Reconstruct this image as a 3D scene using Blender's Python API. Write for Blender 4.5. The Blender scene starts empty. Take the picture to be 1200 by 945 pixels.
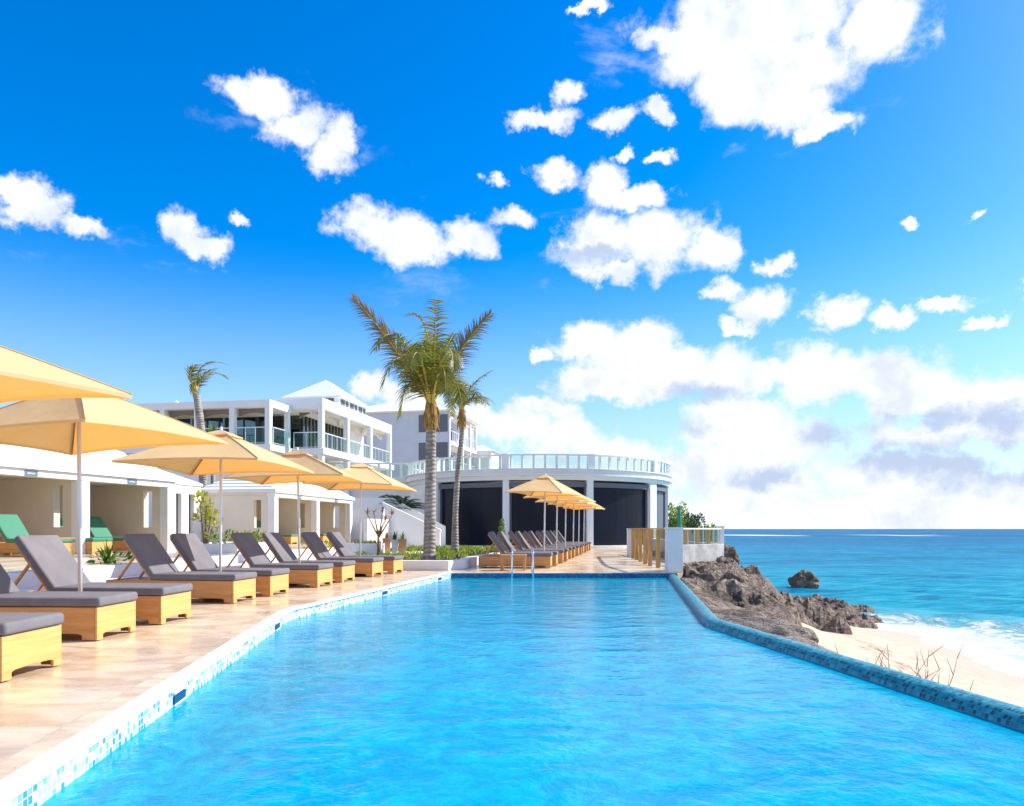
import bpy, bmesh, math, random
from mathutils import Vector, Matrix, noise
R = math.radians
random.seed(7)
scene = bpy.context.scene
COL = scene.collection
H, F = 1.15, 880.0           # eye height over the deck, focal length in photo pixels (1200 wide)

# ------------------------------------------------------------------ camera
cam_d = bpy.data.cameras.new('camera'); cam = bpy.data.objects.new('camera', cam_d); COL.objects.link(cam)
cam.location = (0, 0, H); cam.rotation_euler = (R(90), 0, 0)
cam_d.sensor_width = 36; cam_d.lens = 26.4; cam_d.shift_y = 147.5/1200
cam_d.clip_start = 0.05; cam_d.clip_end = 60000
scene.camera = cam

# ------------------------------------------------------------------ light
SUN_AZ, SUN_EL = 72.0, 38.0          # azimuth clockwise from +Y
world = bpy.data.worlds.new('World'); scene.world = world; world.use_nodes = True
scene.view_settings.view_transform = 'Standard'; scene.view_settings.look = 'None'
scene.view_settings.exposure = 0.68; scene.view_settings.gamma = 1.0
scene.view_settings.use_curve_mapping = False
sun_d = bpy.data.lights.new('sun', 'SUN'); sun_d.energy = 4.7; sun_d.angle = R(0.53); sun_d.color = (1.0, .95, .87)
sun = bpy.data.objects.new('sun', sun_d); COL.objects.link(sun)
sd = Vector((math.sin(R(SUN_AZ))*math.cos(R(SUN_EL)), math.cos(R(SUN_AZ))*math.cos(R(SUN_EL)), math.sin(R(SUN_EL))))
sun.rotation_euler = sd.to_track_quat('Z', 'Y').to_euler()
sun.location = sd*60

class NT:
    """small node-tree writer"""
    def __init__(s, nt): s.nt = nt; s.L = nt.links
    def n(s, t, **k):
        x = s.nt.nodes.new(t)
        for a, v in k.items(): setattr(x, a, v)
        return x
    def put(s, sock, v):
        if isinstance(v, bpy.types.NodeSocket): s.L.new(v, sock)
        elif v is not None: sock.default_value = v
    def m(s, op, a, b=None, c=None, clamp=False):
        x = s.n('ShaderNodeMath', operation=op, use_clamp=clamp)
        s.put(x.inputs[0], a); s.put(x.inputs[1], b); s.put(x.inputs[2], c); return x.outputs[0]
    def vm(s, op, a, b=None, c=None):
        x = s.n('ShaderNodeVectorMath', operation=op)
        s.put(x.inputs[0], a); s.put(x.inputs[1], b)
        if c is not None: s.put(x.inputs[2], c)
        return x.outputs['Value'] if op == 'LENGTH' else x.outputs[0]
    def mr(s, v, a, b, c=0.0, d=1.0, smooth=True):
        x = s.n('ShaderNodeMapRange', interpolation_type='SMOOTHSTEP' if smooth else 'LINEAR')
        for i, q in enumerate((v, a, b, c, d)): s.put(x.inputs[i], q)
        return x.outputs[0]
    def mix(s, f, a, b, mode='MIX'):
        x = s.n('ShaderNodeMix', data_type='RGBA', blend_type=mode)
        s.put(x.inputs[0], f); s.put(x.inputs[6], c4(a)); s.put(x.inputs[7], c4(b)); return x.outputs[2]
    def noise(s, vec, scale, detail=4, rough=.55, dist=0.0):
        x = s.n('ShaderNodeTexNoise'); s.put(x.inputs['Vector'], vec)
        x.inputs['Scale'].default_value = scale; x.inputs['Detail'].default_value = detail
        x.inputs['Roughness'].default_value = rough; x.inputs['Distortion'].default_value = dist
        return x.outputs[0]
    def mapping(s, vec, loc=(0,0,0), rot=(0,0,0), scale=(1,1,1)):
        x = s.n('ShaderNodeMapping'); s.put(x.inputs[0], vec)
        x.inputs[1].default_value = loc; x.inputs[2].default_value = rot; x.inputs[3].default_value = scale
        return x.outputs[0]
def c4(c):
    if isinstance(c, (tuple, list)) and len(c) == 3: return (*c, 1)
    return c

# sky: Nishita plus clouds fixed by direction (azimuth, elevation)
def build_sky():
    nt = world.node_tree; nt.nodes.clear(); w = NT(nt)
    sky = w.n('ShaderNodeTexSky', sky_type='NISHITA'); sky.sun_disc = False
    sky.sun_elevation = R(SUN_EL); sky.sun_rotation = R(SUN_AZ)
    sky.air_density = 1.0; sky.dust_density = 0.6; sky.ozone_density = 3.0; sky.altitude = 0
    hs = w.n('ShaderNodeHueSaturation'); hs.inputs['Hue'].default_value = .509
    hs.inputs['Saturation'].default_value = 1.55; hs.inputs['Value'].default_value = 1.92
    w.L.new(sky.outputs[0], hs.inputs['Color'])
    geo = w.n('ShaderNodeTexCoord').outputs['Generated']
    sx = w.n('ShaderNodeSeparateXYZ'); w.L.new(geo, sx.inputs[0])
    az = w.m('ARCTAN2', sx.outputs[0], sx.outputs[1]); el = w.m('ARCSINE', sx.outputs[2])
    # warp
    n1 = w.n('ShaderNodeTexNoise'); w.L.new(geo, n1.inputs['Vector']); n1.inputs['Scale'].default_value = 9
    n1.inputs['Detail'].default_value = 3
    cx = w.n('ShaderNodeCombineXYZ'); w.put(cx.inputs[0], az); w.put(cx.inputs[1], el)
    wp = w.vm('SUBTRACT', n1.outputs['Color'], (.5, .5, .5))
    wp = w.vm('MULTIPLY', wp, (.05, .035, 0))
    n2 = w.n('ShaderNodeTexNoise'); w.L.new(geo, n2.inputs['Vector']); n2.inputs['Scale'].default_value = 30
    n2.inputs['Detail'].default_value = 6; n2.inputs['Roughness'].default_value = .65
    wp2 = w.vm('MULTIPLY', w.vm('SUBTRACT', n2.outputs['Color'], (.5, .5, .5)), (.06, .045, 0))
    p = w.vm('ADD', w.vm('ADD', cx.outputs[0], wp), wp2)
    blobs = [(905,5,135,62),(850,45,85,50),(935,75,85,48),(905,125,75,30),(975,148,34,13),(1030,25,55,45),(790,45,45,22),(870,95,50,40),
      (312,112,42,26),(350,145,42,30),(382,180,34,26),(400,160,24,22),(38,245,45,24),(90,266,34,13),(8,240,30,24),
      (208,265,27,24),(235,288,27,15),(428,268,42,28),(480,280,52,32),(545,277,36,22),(600,262,28,13),(580,216,16,9),(648,203,26,16),
      (632,140,30,12),(660,107,18,17),(722,135,30,15),(775,132,22,11),(735,172,14,8),(712,210,28,26),(745,232,45,15),(775,180,20,7),
      (700,285,48,32),(762,285,66,38),(825,292,34,28),(728,318,30,16),(915,310,22,12),(850,345,28,16),(890,360,38,22),(872,385,24,11),
      (985,362,40,18),(1042,370,34,13),(1064,262,12,6),(1146,251,12,5),(1154,372,20,6),(1197,335,8,12),(1110,352,26,10),(680,8,26,7),
      (690,398,42,24),(742,412,60,34),(700,448,48,20),(800,425,60,26),(848,436,46,34),(760,455,60,16),(636,413,14,10),(280,252,12,12),
      (440,455,28,20),(485,468,42,18),(590,498,60,26),(655,512,60,26),(705,530,70,22),(765,545,50,25),(640,480,40,12),
      (860,495,90,36),(930,520,70,40),(820,545,80,30),(880,565,120,28),(985,440,90,34),(950,452,50,35),(1060,462,60,34),(1135,468,70,30),
      (1190,462,40,24),(1090,508,90,22),(1180,500,60,20),(1050,555,150,26),(1180,570,100,30),(930,605,420,30),(640,560,90,20),(900,440,50,20)]
    d = None
    for (px, py, rx, ry) in blobs:
        u, v = (px-600)/F, (620-py)/F
        a = math.atan(u); e = math.atan(v*math.cos(a))
        ra = rx/F*math.cos(a)**2; re = ry/F*math.cos(a)*math.cos(e)**2
        q = w.vm('MULTIPLY_ADD', p, (1/ra, 1/re, 0), (-a/ra, -e/re, 0))
        l = w.vm('LENGTH', q)
        d = l if d is None else w.m('MINIMUM', d, l)
    # more clouds all round, outside the photographed part of the sky
    nr = w.noise(geo, 3.2, 3, .5)
    far = w.m('SUBTRACT', 1.9, w.m('MULTIPLY', w.mr(nr, .46, .64), 1.7))
    side = w.mr(w.m('ABSOLUTE', az), .66, .85); up = w.mr(el, .6, .72)
    out = w.m('MAXIMUM', side, up)
    low = w.mr(el, -.02, .0)
    d2 = w.m('ADD', w.m('MULTIPLY', d, w.m('SUBTRACT', 1.0, out)), w.m('MULTIPLY', far, out))
    fb = w.noise(geo, 19, 9, .62)
    fb2 = w.noise(geo, 60, 5, .6)
    val = w.m('ADD', w.m('SUBTRACT', 1.0, d2), w.m('MULTIPLY', w.m('SUBTRACT', fb, .5), 2.2))
    val = w.m('ADD', val, w.m('MULTIPLY', w.m('SUBTRACT', fb2, .5), .25))
    mask = w.mr(val, -.28, .42)
    wisp = w.mr(w.noise(w.mapping(geo, rot=(0,R(20),R(30)), scale=(1,1,2.2)), 7, 8, .6, .5), .56, .78)
    mask = w.m('MAXIMUM', mask, w.m('MULTIPLY', w.m('MULTIPLY', wisp, w.mr(val, -1.7, -.3)), .55))
    mask = w.m('MULTIPLY', mask, low)
    # grey undersides, mostly in the thick low clouds
    g1 = None
    for (px, py, rx, ry) in [(815,462,60,16),(1090,535,150,26),(975,505,50,34),(1180,545,70,40),(900,560,60,18),(790,500,40,18),(1090,488,60,14),(700,300,60,10),(1180,490,40,18)]:
        u, v = (px-600)/F, (620-py)/F
        a = math.atan(u); e = math.atan(v*math.cos(a))
        l = w.vm('LENGTH', w.vm('MULTIPLY_ADD', p, (F/rx, F/ry, 0), (-a*F/rx, -e*F/ry, 0)))
        g1 = l if g1 is None else w.m('MINIMUM', g1, l)
    gv = w.m('ADD', w.m('SUBTRACT', 1.0, g1), w.m('MULTIPLY', w.m('SUBTRACT', fb, .5), 2.0))
    grey = w.m('MULTIPLY', w.mr(gv, -.2, .8), .9)
    soft = w.m('MULTIPLY', w.mr(w.noise(geo, 14, 6, .6), .48, .7), .45)
    grey = w.m('MAXIMUM', grey, soft)
    white = (8.2, 8.5, 9.0); gr = (4.0, 5.0, 6.8)
    cc = w.mix(grey, white, gr)
    # pale air low over the sea
    hz = w.m('MULTIPLY', w.mr(el, .36, -.01), .8)
    base = w.mix(hz, hs.outputs[0], (4.7, 6.5, 8.6))
    fin = w.mix(mask, base, cc)
    bg = w.n('ShaderNodeBackground'); w.L.new(fin, bg.inputs[0]); bg.inputs[1].default_value = .08
    o = w.n('ShaderNodeOutputWorld'); w.L.new(bg.outputs[0], o.inputs[0])
build_sky()

# ------------------------------------------------------------------ helpers
def W(px, py, Y):                      # photo pixel at distance Y -> point
    return Vector(((px-600)*Y/F, Y, H+(620-py)*Y/F))

class MB:
    def __init__(s): s.v = []; s.f = []
    def add(s, vs, fs):
        o = len(s.v); s.v += [tuple(v) for v in vs]; s.f += [tuple(i+o for i in f) for f in fs]; return s
    def box(s, x0, x1, y0, y1, z0, z1):
        return s.add([(x0,y0,z0),(x1,y0,z0),(x1,y1,z0),(x0,y1,z0),(x0,y0,z1),(x1,y0,z1),(x1,y1,z1),(x0,y1,z1)],
              [(0,3,2,1),(4,5,6,7),(0,1,5,4),(1,2,6,5),(2,3,7,6),(3,0,4,7)])
    def bar(s, a, b, wd, ht, up=(0,0,1)):       # box beam from a to b
        a, b = Vector(a), Vector(b); d = (b-a).normalized(); u = Vector(up)
        sd_ = d.cross(u)
        if sd_.length < 1e-4: sd_ = d.cross(Vector((1,0,0)))
        sd_.normalize(); u = sd_.cross(d).normalized()
        vs = []
        for p in (a, b):
            for q, r in ((-1,-1),(1,-1),(1,1),(-1,1)): vs.append(p+sd_*q*wd/2+u*r*ht/2)
        return s.add(vs, [(0,1,2,3),(7,6,5,4),(0,4,5,1),(1,5,6,2),(2,6,7,3),(3,7,4,0)])
    def tube(s, pts, r, seg=10, cap=True):
        pts = [Vector(p) for p in pts]; n = len(pts)
        rs = r if isinstance(r, (list, tuple)) else [r]*n
        prev = None; vs = []
        for i, p in enumerate(pts):
            t = (pts[min(i+1,n-1)]-pts[max(i-1,0)]).normalized()
            if prev is None:
                a = t.cross(Vector((0,0,1)));
                if a.length < .1: a = t.cross(Vector((1,0,0)))
            else: a = prev - t*prev.dot(t)
            a.normalize(); prev = a; b = t.cross(a)
            for k in range(seg):
                g = 2*math.pi*k/seg; vs.append(p+(a*math.cos(g)+b*math.sin(g))*rs[i])
        fs = [(i*seg+k, i*seg+(k+1)%seg, (i+1)*seg+(k+1)%seg, (i+1)*seg+k) for i in range(n-1) for k in range(seg)]
        if cap: fs += [tuple(range(seg))[::-1], tuple(range((n-1)*seg, n*seg))]
        return s.add(vs, fs)
    def prism(s, poly, z0, z1):
        n = len(poly)
        vs = [(p[0],p[1],z0) for p in poly]+[(p[0],p[1],z1) for p in poly]
        return s.add(vs, [tuple(range(n))[::-1], tuple(range(n,2*n))]+[(i,(i+1)%n,n+(i+1)%n,n+i) for i in range(n)])
    def extr(s, poly3, d):            # planar 3D polygon extruded by vector d
        n = len(poly3); d = Vector(d)
        vs = [Vector(p) for p in poly3]; vs += [p+d for p in vs]
        return s.add(vs, [tuple(range(n)), tuple(range(n,2*n))[::-1]]+[(i,n+i,n+(i+1)%n,(i+1)%n) for i in range(n)])
    def lathe(s, prof, seg=24, c=(0,0)):
        vs = []; n = len(prof)
        for (r, z) in prof:
            for k in range(seg):
                g = 2*math.pi*k/seg; vs.append((c[0]+r*math.cos(g), c[1]+r*math.sin(g), z))
        fs = [(i*seg+k, i*seg+(k+1)%seg, (i+1)*seg+(k+1)%seg, (i+1)*seg+k) for i in range(n-1) for k in range(seg)]
        fs += [tuple(range(seg))[::-1], tuple(range((n-1)*seg, n*seg))]
        return s.add(vs, fs)
    def build(s, name, mat, parent=None, bevel=0, smooth=False, seg=2, fix=True):
        me = bpy.data.meshes.new(name); me.from_pydata(s.v, [], s.f)
        if fix:
            b = bmesh.new(); b.from_mesh(me); bmesh.ops.recalc_face_normals(b, faces=b.faces); b.to_mesh(me); b.free()
        me.materials.append(mat)
        if smooth:
            for p in me.polygons: p.use_smooth = True
        me.update()
        o = bpy.data.objects.new(name, me); COL.objects.link(o)
        if parent: o.parent = parent
        if bevel:
            md = o.modifiers.new('bevel', 'BEVEL'); md.width = bevel; md.segments = seg; md.limit_method = 'ANGLE'; md.angle_limit = R(40)
        return o

def tag(o, label=None, cat=None, group=None, kind=None):
    if label: o['label'] = label
    if cat: o['category'] = cat
    if group: o['group'] = group
    if kind: o['kind'] = kind
    return o
def empty(name, loc=(0,0,0), rz=0, label=None, cat=None, group=None):
    o = bpy.data.objects.new(name, None); COL.objects.link(o); o.empty_display_size = .2
    o.location = loc; o.rotation_euler = (0,0,rz)
    return tag(o, label, cat, group)
def copy_tree(o, parent=None):
    c = o.copy(); COL.objects.link(c); c.parent = parent
    for ch in list(o.children): copy_tree(ch, c)
    return c

# ------------------------------------------------------------------ materials
def mat(name, col, rough=.6, spec=.5, metal=0, bump=None, var=None, coord='Object', translucent=0, tcol=None):
    m = bpy.data.materials.new(name); m.use_nodes = True; nt = m.node_tree; w = NT(nt)
    b = nt.nodes['Principled BSDF']; b.inputs['Roughness'].default_value = rough
    b.inputs['Specular IOR Level'].default_value = spec; b.inputs['Metallic'].default_value = metal
    tc = w.n('ShaderNodeTexCoord').outputs[coord]
    if var:                                    # (scale, amount, stretch)
        sc, am, st = var
        nn = w.noise(w.mapping(tc, scale=st), sc, 6, .6)
        lo = tuple(c*(1-am) for c in col); hi = tuple(min(1, c*(1+am)) for c in col)
        w.L.new(w.mix(w.mr(nn, .3, .7), lo, hi), b.inputs['Base Color'])
    else: b.inputs['Base Color'].default_value = c4(col)
    if bump:
        sc, am = bump
        bp = w.n('ShaderNodeBump'); bp.inputs['Strength'].default_value = am; bp.inputs['Distance'].default_value = .02
        w.L.new(w.noise(tc, sc, 5), bp.inputs['Height']); w.L.new(bp.outputs[0], b.inputs['Normal'])
    if translucent:
        t = w.n('ShaderNodeBsdfTranslucent'); t.inputs[0].default_value = c4(tcol or col)
        mx = w.n('ShaderNodeMixShader'); mx.inputs[0].default_value = translucent
        w.L.new(b.outputs[0], mx.inputs[1]); w.L.new(t.outputs[0], mx.inputs[2])
        w.L.new(mx.outputs[0], nt.nodes['Material Output'].inputs[0])
    return m
M = {}
M['stucco'] = mat('white_stucco', (.78,.77,.75), .85, .2, bump=(40,.15), var=(1.2,.03,(1,1,1)))
M['stucco_shade'] = mat('shaded_stucco', (.56,.58,.62), .85, .2, bump=(40,.15), var=(1.0,.04,(1,1,1)))  # cool shade on the white guest block put into the base colour
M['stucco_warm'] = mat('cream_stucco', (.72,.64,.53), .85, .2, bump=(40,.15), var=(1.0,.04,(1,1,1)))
M['roof'] = mat('white_roof', (.80,.80,.79), .75, .3, bump=(10,.1), var=(.8,.03,(1,1,1)))
M['arch_shade'] = mat('shaded_arch', (.22,.18,.16), .8, .2)  # brown shade on the villa's front arches put into the colour
M['canopy'] = mat('canopy_fabric', (.86,.67,.35), .85, .15, bump=(2.2,.9), var=(1.5,.05,(1,1,1)), translucent=.36, tcol=(.90,.33,.02))
M['seam'] = mat('canopy_seam', (.62,.42,.20), .85, .15)
M['wood'] = mat('teak_wood', (.56,.27,.09), .45, .35, bump=(30,.08), var=(3,.16,(.6,6,9)))  # darker orange: shade on the lounger sides put into the colour
M['wood_end'] = mat('teak_end', (.64,.36,.12), .45, .35, bump=(30,.08), var=(2.4,.14,(6,.5,9)))  # grain turned for end panels; sunlight on the foot put into the lighter yellow
M['wood_post'] = mat('timber_post', (.55,.33,.12), .55, .3, var=(4,.2,(6,6,.6)))
M['wood_dark'] = mat('dark_wood', (.30,.15,.06), .6, .3, var=(4,.2,(6,6,.6)))
M['cushion'] = mat('grey_cushion', (.165,.16,.175), .85, .2, bump=(6,.55), var=(2.5,.09,(1,1,1)))
M['piping'] = mat('cushion_seam', (.12,.115,.125), .8, .2)
M['green_cushion'] = mat('green_cushion', (.07,.23,.15), .8, .25, bump=(300,.15))
M['alu'] = mat('white_metal', (.72,.72,.74), .35, .5, metal=.3)
M['steel'] = mat('polished_steel', (.75,.76,.78), .08, .5, metal=1)
M['dark_metal'] = mat('dark_metal', (.04,.035,.03), .45, .5)
M['screen'] = mat('dark_screen', (.006,.008,.018), .35, .22, bump=(3,.1), var=(.6,.4,(1,1,.4)))
M['screen_pale'] = mat('grey_screen', (.10,.115,.14), .5, .3)
M['mat_grey'] = mat('grey_shutter', (.13,.14,.16), .6, .3)
M['concrete'] = mat('concrete', (.42,.40,.38), .9, .2, bump=(9,.5), var=(2.2,.22,(1,1,1)))
M['pot_clay'] = mat('clay_pot', (.52,.28,.14), .7, .3, var=(5,.1,(1,1,1)))
M['pot_white'] = mat('white_pot', (.75,.74,.72), .6, .3)
M['sign'] = mat('sign_plate', (.12,.17,.24), .4, .5)
M['leaf'] = mat('green_leaf', (.06,.13,.02), .55, .4, var=(3,.5,(1,1,1)), translucent=.3, tcol=(.22,.38,.03))
M['leaf_y'] = mat('yellow_leaf', (.42,.40,.03), .55, .4, var=(3,.4,(1,1,1)), translucent=.3, tcol=(.5,.5,.05))
M['leaf_d'] = mat('dark_leaf', (.02,.045,.02), .5, .4, var=(3,.4,(1,1,1)), translucent=.2, tcol=(.06,.14,.03))
M['leaf_red'] = mat('reddish_leaf', (.25,.12,.04), .55, .4, var=(4,.5,(1,1,1)), translucent=.25, tcol=(.4,.2,.05))
M['frond'] = mat('palm_frond', (.085,.10,.014), .45, .5, var=(1.6,.6,(1,1,1)), translucent=.35, tcol=(.34,.33,.03))
M['frond_dry'] = mat('dry_frond', (.24,.18,.08), .6, .3, var=(2,.35,(1,1,1)), translucent=.3, tcol=(.35,.24,.12))
M['rachis'] = mat('frond_stalk', (.52,.38,.06), .5, .4)
M['fibre'] = mat('palm_fibre', (.36,.20,.06), .9, .1, bump=(14,1), var=(5,.45,(1,1,.5)))
M['twig'] = mat('dry_twig', (.26,.16,.09), .9, .1)
M['soil'] = mat('soil', (.10,.07,.05), .95, .1, bump=(8,.8), var=(2,.3,(1,1,1)))

def trunk_mat():
    m = bpy.data.materials.new('palm_bark'); m.use_nodes = True; w = NT(m.node_tree); b = m.node_tree.nodes['Principled BSDF']
    tc = w.n('ShaderNodeTexCoord').outputs['Object']
    wv = w.n('ShaderNodeTexWave', wave_type='BANDS', bands_direction='Z'); w.L.new(tc, wv.inputs[0])
    wv.inputs['Scale'].default_value = 2.6; wv.inputs['Distortion'].default_value = 5.0; wv.inputs['Detail'].default_value = 4
    nn = w.noise(tc, 5, 6, .65)
    c = w.mix(w.mr(wv.outputs[1], .1, .5), (.26,.215,.175), (.40,.345,.29))
    c = w.mix(w.mr(nn, .42, .68), c, (.17,.14,.12))
    w.L.new(c, b.inputs['Base Color']); b.inputs['Roughness'].default_value = .9
    bp = w.n('ShaderNodeBump'); bp.inputs['Strength'].default_value = .6; bp.inputs['Distance'].default_value = .03
    w.L.new(w.m('ADD', wv.outputs[1], nn), bp.inputs['Height']); w.L.new(bp.outputs[0], b.inputs['Normal'])
    return m
M['trunk'] = trunk_mat()

def glass_mat(name, tint, refl=.12, rough=.02):
    m = bpy.data.materials.new(name); m.use_nodes = True; nt = m.node_tree; nt.nodes.clear(); w = NT(nt)
    t = w.n('ShaderNodeBsdfTransparent'); t.inputs[0].default_value = c4(tint)
    g = w.n('ShaderNodeBsdfGlossy'); g.inputs['Roughness'].default_value = rough
    lw = w.n('ShaderNodeLayerWeight'); lw.inputs[0].default_value = .5
    fz = w.m('MULTIPLY', w.m('POWER', lw.outputs['Facing'], 4.0), .7)
    mx = w.n('ShaderNodeMixShader'); w.L.new(w.m('ADD', fz, refl, clamp=True), mx.inputs[0])
    w.L.new(t.outputs[0], mx.inputs[1]); w.L.new(g.outputs[0], mx.inputs[2])
    o = w.n('ShaderNodeOutputMaterial'); w.L.new(mx.outputs[0], o.inputs[0]); return m
M['glass'] = glass_mat('window_glass', (.30,.40,.36), .18)
M['rail_glass'] = glass_mat('rail_glass', (.84,.94,.91), .02)

def deck_mat():
    m = bpy.data.materials.new('travertine_paving'); m.use_nodes = True; w = NT(m.node_tree); b = m.node_tree.nodes['Principled BSDF']
    tc = w.n('ShaderNodeTexCoord').outputs['Object']
    p = w.mapping(tc, rot=(0,0,R(-7.5)))
    p = w.mapping(p, rot=(0,0,R(90)), loc=(.3,.18,0))
    br = w.n('ShaderNodeTexBrick'); w.L.new(p, br.inputs['Vector']); br.offset = .5
    br.inputs['Color1'].default_value = (0,0,0,1); br.inputs['Color2'].default_value = (1,1,1,1)
    br.inputs['Mortar'].default_value = (.5,.5,.5,1)
    br.inputs['Scale'].default_value = 1.0; br.inputs['Mortar Size'].default_value = .007; br.inputs['Mortar Smooth'].default_value = .2
    br.inputs['Brick Width'].default_value = 1.25; br.inputs['Row Height'].default_value = .92
    rowv = w.n('ShaderNodeSeparateColor'); w.L.new(br.outputs[0], rowv.inputs[0])
    st = w.vm('ADD', tc, w.vm('MULTIPLY', br.outputs[0], (9,5,3)))
    n1 = w.noise(w.mapping(st, rot=(0,0,R(20)), scale=(1.2,2.6,1)), 1.1, 8, .62, .9)
    n2 = w.noise(w.mapping(tc, scale=(1,1,1)), .7, 5, .6)
    n3 = w.noise(w.mapping(st, rot=(0,0,R(12)), scale=(3,7,1)), 2.0, 7, .65)
    c = w.mix(w.mr(n1, .32, .66), (.46,.33,.20), (.72,.60,.43))
    c = w.mix(w.m('MULTIPLY', w.mr(n3, .5, .72), .4), c, (.76,.64,.51))
    c = w.mix(w.m('MULTIPLY', rowv.outputs[0], .22), c, (.56,.41,.28))
    c = w.mix(w.m('MULTIPLY', w.mr(n2, .45, .7), .25), c, (.70,.57,.44))
    c = w.mix(w.m('MULTIPLY', br.outputs['Fac'], .7), c, (.50,.40,.31))
    w.L.new(c, b.inputs['Base Color'])
    w.L.new(w.mr(n2, .35, .65, .14, .42), b.inputs['Roughness'])
    bp = w.n('ShaderNodeBump'); bp.inputs['Strength'].default_value = .25; bp.inputs['Distance'].default_value = .006
    w.L.new(w.m('SUBTRACT', n3, w.m('MULTIPLY', br.outputs['Fac'], 1.5)), bp.inputs['Height']); w.L.new(bp.outputs[0], b.inputs['Normal'])
    return m
M['deck'] = deck_mat()
M['coping'] = mat('white_coping', (.80,.76,.70), .55, .35, var=(4,.05,(1,1,1)))

def mosaic_mat(name, cols, mortar, size, rough=.25, axis='slope'):
    """small square tiles; each tile picks one of the colours"""
    m = bpy.data.materials.new(name); m.use_nodes = True; w = NT(m.node_tree); b = m.node_tree.nodes['Principled BSDF']
    uv = w.n('ShaderNodeUVMap').outputs[0]
    br = w.n('ShaderNodeTexBrick'); w.L.new(uv, br.inputs['Vector']); br.offset = 0
    br.inputs['Scale'].default_value = 1.0/size; br.inputs['Brick Width'].default_value = 1.0; br.inputs['Row Height'].default_value = 1.0
    br.inputs['Mortar Size'].default_value = .07; br.inputs['Color1'].default_value = (0,0,0,1); br.inputs['Color2'].default_value = (1,1,1,1)
    br.inputs['Mortar'].default_value = (0,0,0,1)
    wn = w.n('ShaderNodeTexWhiteNoise', noise_dimensions='2D')
    sn = w.vm('FLOOR', w.vm('MULTIPLY', uv, (1/size, 1/size, 0))); w.L.new(sn, wn.inputs['Vector'])
    ramp = w.n('ShaderNodeValToRGB'); ramp.color_ramp.interpolation = 'CONSTANT'; w.L.new(wn.outputs[0], ramp.inputs[0])
    el = ramp.color_ramp.elements
    while len(el) < len(cols): el.new(.5)
    for i, (t, c) in enumerate(cols): el[i].position = t; el[i].color = c4(c)
    b.inputs['Specular IOR Level'].default_value = .3
    c = w.mix(br.outputs['Fac'], ramp.outputs[0], mortar)
    w.L.new(c, b.inputs['Base Color']); b.inputs['Roughness'].default_value = rough
    bp = w.n('ShaderNodeBump'); bp.inputs['Strength'].default_value = .5; bp.inputs['Distance'].default_value = .004; bp.invert = True
    w.L.new(br.outputs['Fac'], bp.inputs['Height']); w.L.new(bp.outputs[0], b.inputs['Normal'])
    return m
M['mosaic_rim'] = mosaic_mat('teal_mosaic', [(0,(.0,.10,.14)),(.3,(.0,.19,.25)),(.55,(.01,.26,.32)),(.75,(.03,.33,.39)),(.93,(.0,.07,.11))], (.03,.27,.33), .036, .35)
M['mosaic_wall'] = mosaic_mat('pale_mosaic', [(0,(.66,.70,.72)),(.26,(.36,.56,.66)),(.5,(.16,.40,.58)),(.68,(.70,.74,.76)),(.86,(.05,.24,.46))], (.66,.70,.72), .045)

def pool_floor_mat():
    m = bpy.data.materials.new('pool_tile'); m.use_nodes = True; w = NT(m.node_tree); b = m.node_tree.nodes['Principled BSDF']
    tc = w.n('ShaderNodeTexCoord').outputs['Object']
    n = w.noise(tc, 1.2, 4, .6)
    c = w.mix(w.mr(n, .35, .65), (.36,.74,.90), (.55,.86,.94))
    w.L.new(c, b.inputs['Base Color']); b.inputs['Roughness'].default_value = .6
    return m
M['pool_floor'] = pool_floor_mat()

def pool_water_mat():
    m = bpy.data.materials.new('pool_water'); m.use_nodes = True; nt = m.node_tree; nt.nodes.clear(); w = NT(nt)
    tc = w.n('ShaderNodeTexCoord').outputs['Object']
    a = w.noise(w.mapping(tc, rot=(0,0,R(25)), scale=(1,1.5,1)), 1.1, 3, .5, .6)
    c = w.noise(w.mapping(tc, rot=(0,0,R(-30)), scale=(1.15,1,1)), 5.5, 4, .6, .3)
    e = w.noise(tc, 15, 3, .5, .5)
    h = w.m('ADD', w.m('MULTIPLY', a, 1.2), w.m('ADD', w.m('MULTIPLY', c, .55), w.m('MULTIPLY', e, .12)))
    bp = w.n('ShaderNodeBump'); bp.inputs['Strength'].default_value = .38; bp.inputs['Distance'].default_value = .05; w.L.new(h, bp.inputs['Height'])
    t = w.n('ShaderNodeBsdfTransparent')
    w.L.new(w.mix(w.mr(c, .34, .66), (.02,.66,.96), (.07,.80,.99)), t.inputs[0])
    g = w.n('ShaderNodeBsdfGlossy'); g.inputs['Roughness'].default_value = .04; w.L.new(bp.outputs[0], g.inputs['Normal'])
    df = w.n('ShaderNodeBsdfDiffuse'); w.L.new(w.mix(w.mr(w.m('ADD', w.m('MULTIPLY', c, .6), w.m('MULTIPLY', a, .4)), .38, .62), (.0,.46,.80), (.0,.67,.92)), df.inputs[0]); w.L.new(bp.outputs[0], df.inputs['Normal'])
    m0 = w.n('ShaderNodeMixShader'); m0.inputs[0].default_value = .5
    w.L.new(t.outputs[0], m0.inputs[1]); w.L.new(df.outputs[0], m0.inputs[2])
    fr = w.n('ShaderNodeFresnel'); fr.inputs[0].default_value = 1.33; w.L.new(bp.outputs[0], fr.inputs['Normal'])
    mx = w.n('ShaderNodeMixShader'); w.L.new(w.m('MULTIPLY', fr.outputs[0], .8), mx.inputs[0])
    w.L.new(m0.outputs[0], mx.inputs[1]); w.L.new(g.outputs[0], mx.inputs[2])
    o = w.n('ShaderNodeOutputMaterial'); w.L.new(mx.outputs[0], o.inputs[0]); return m
M['pool_water'] = pool_water_mat()

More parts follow.
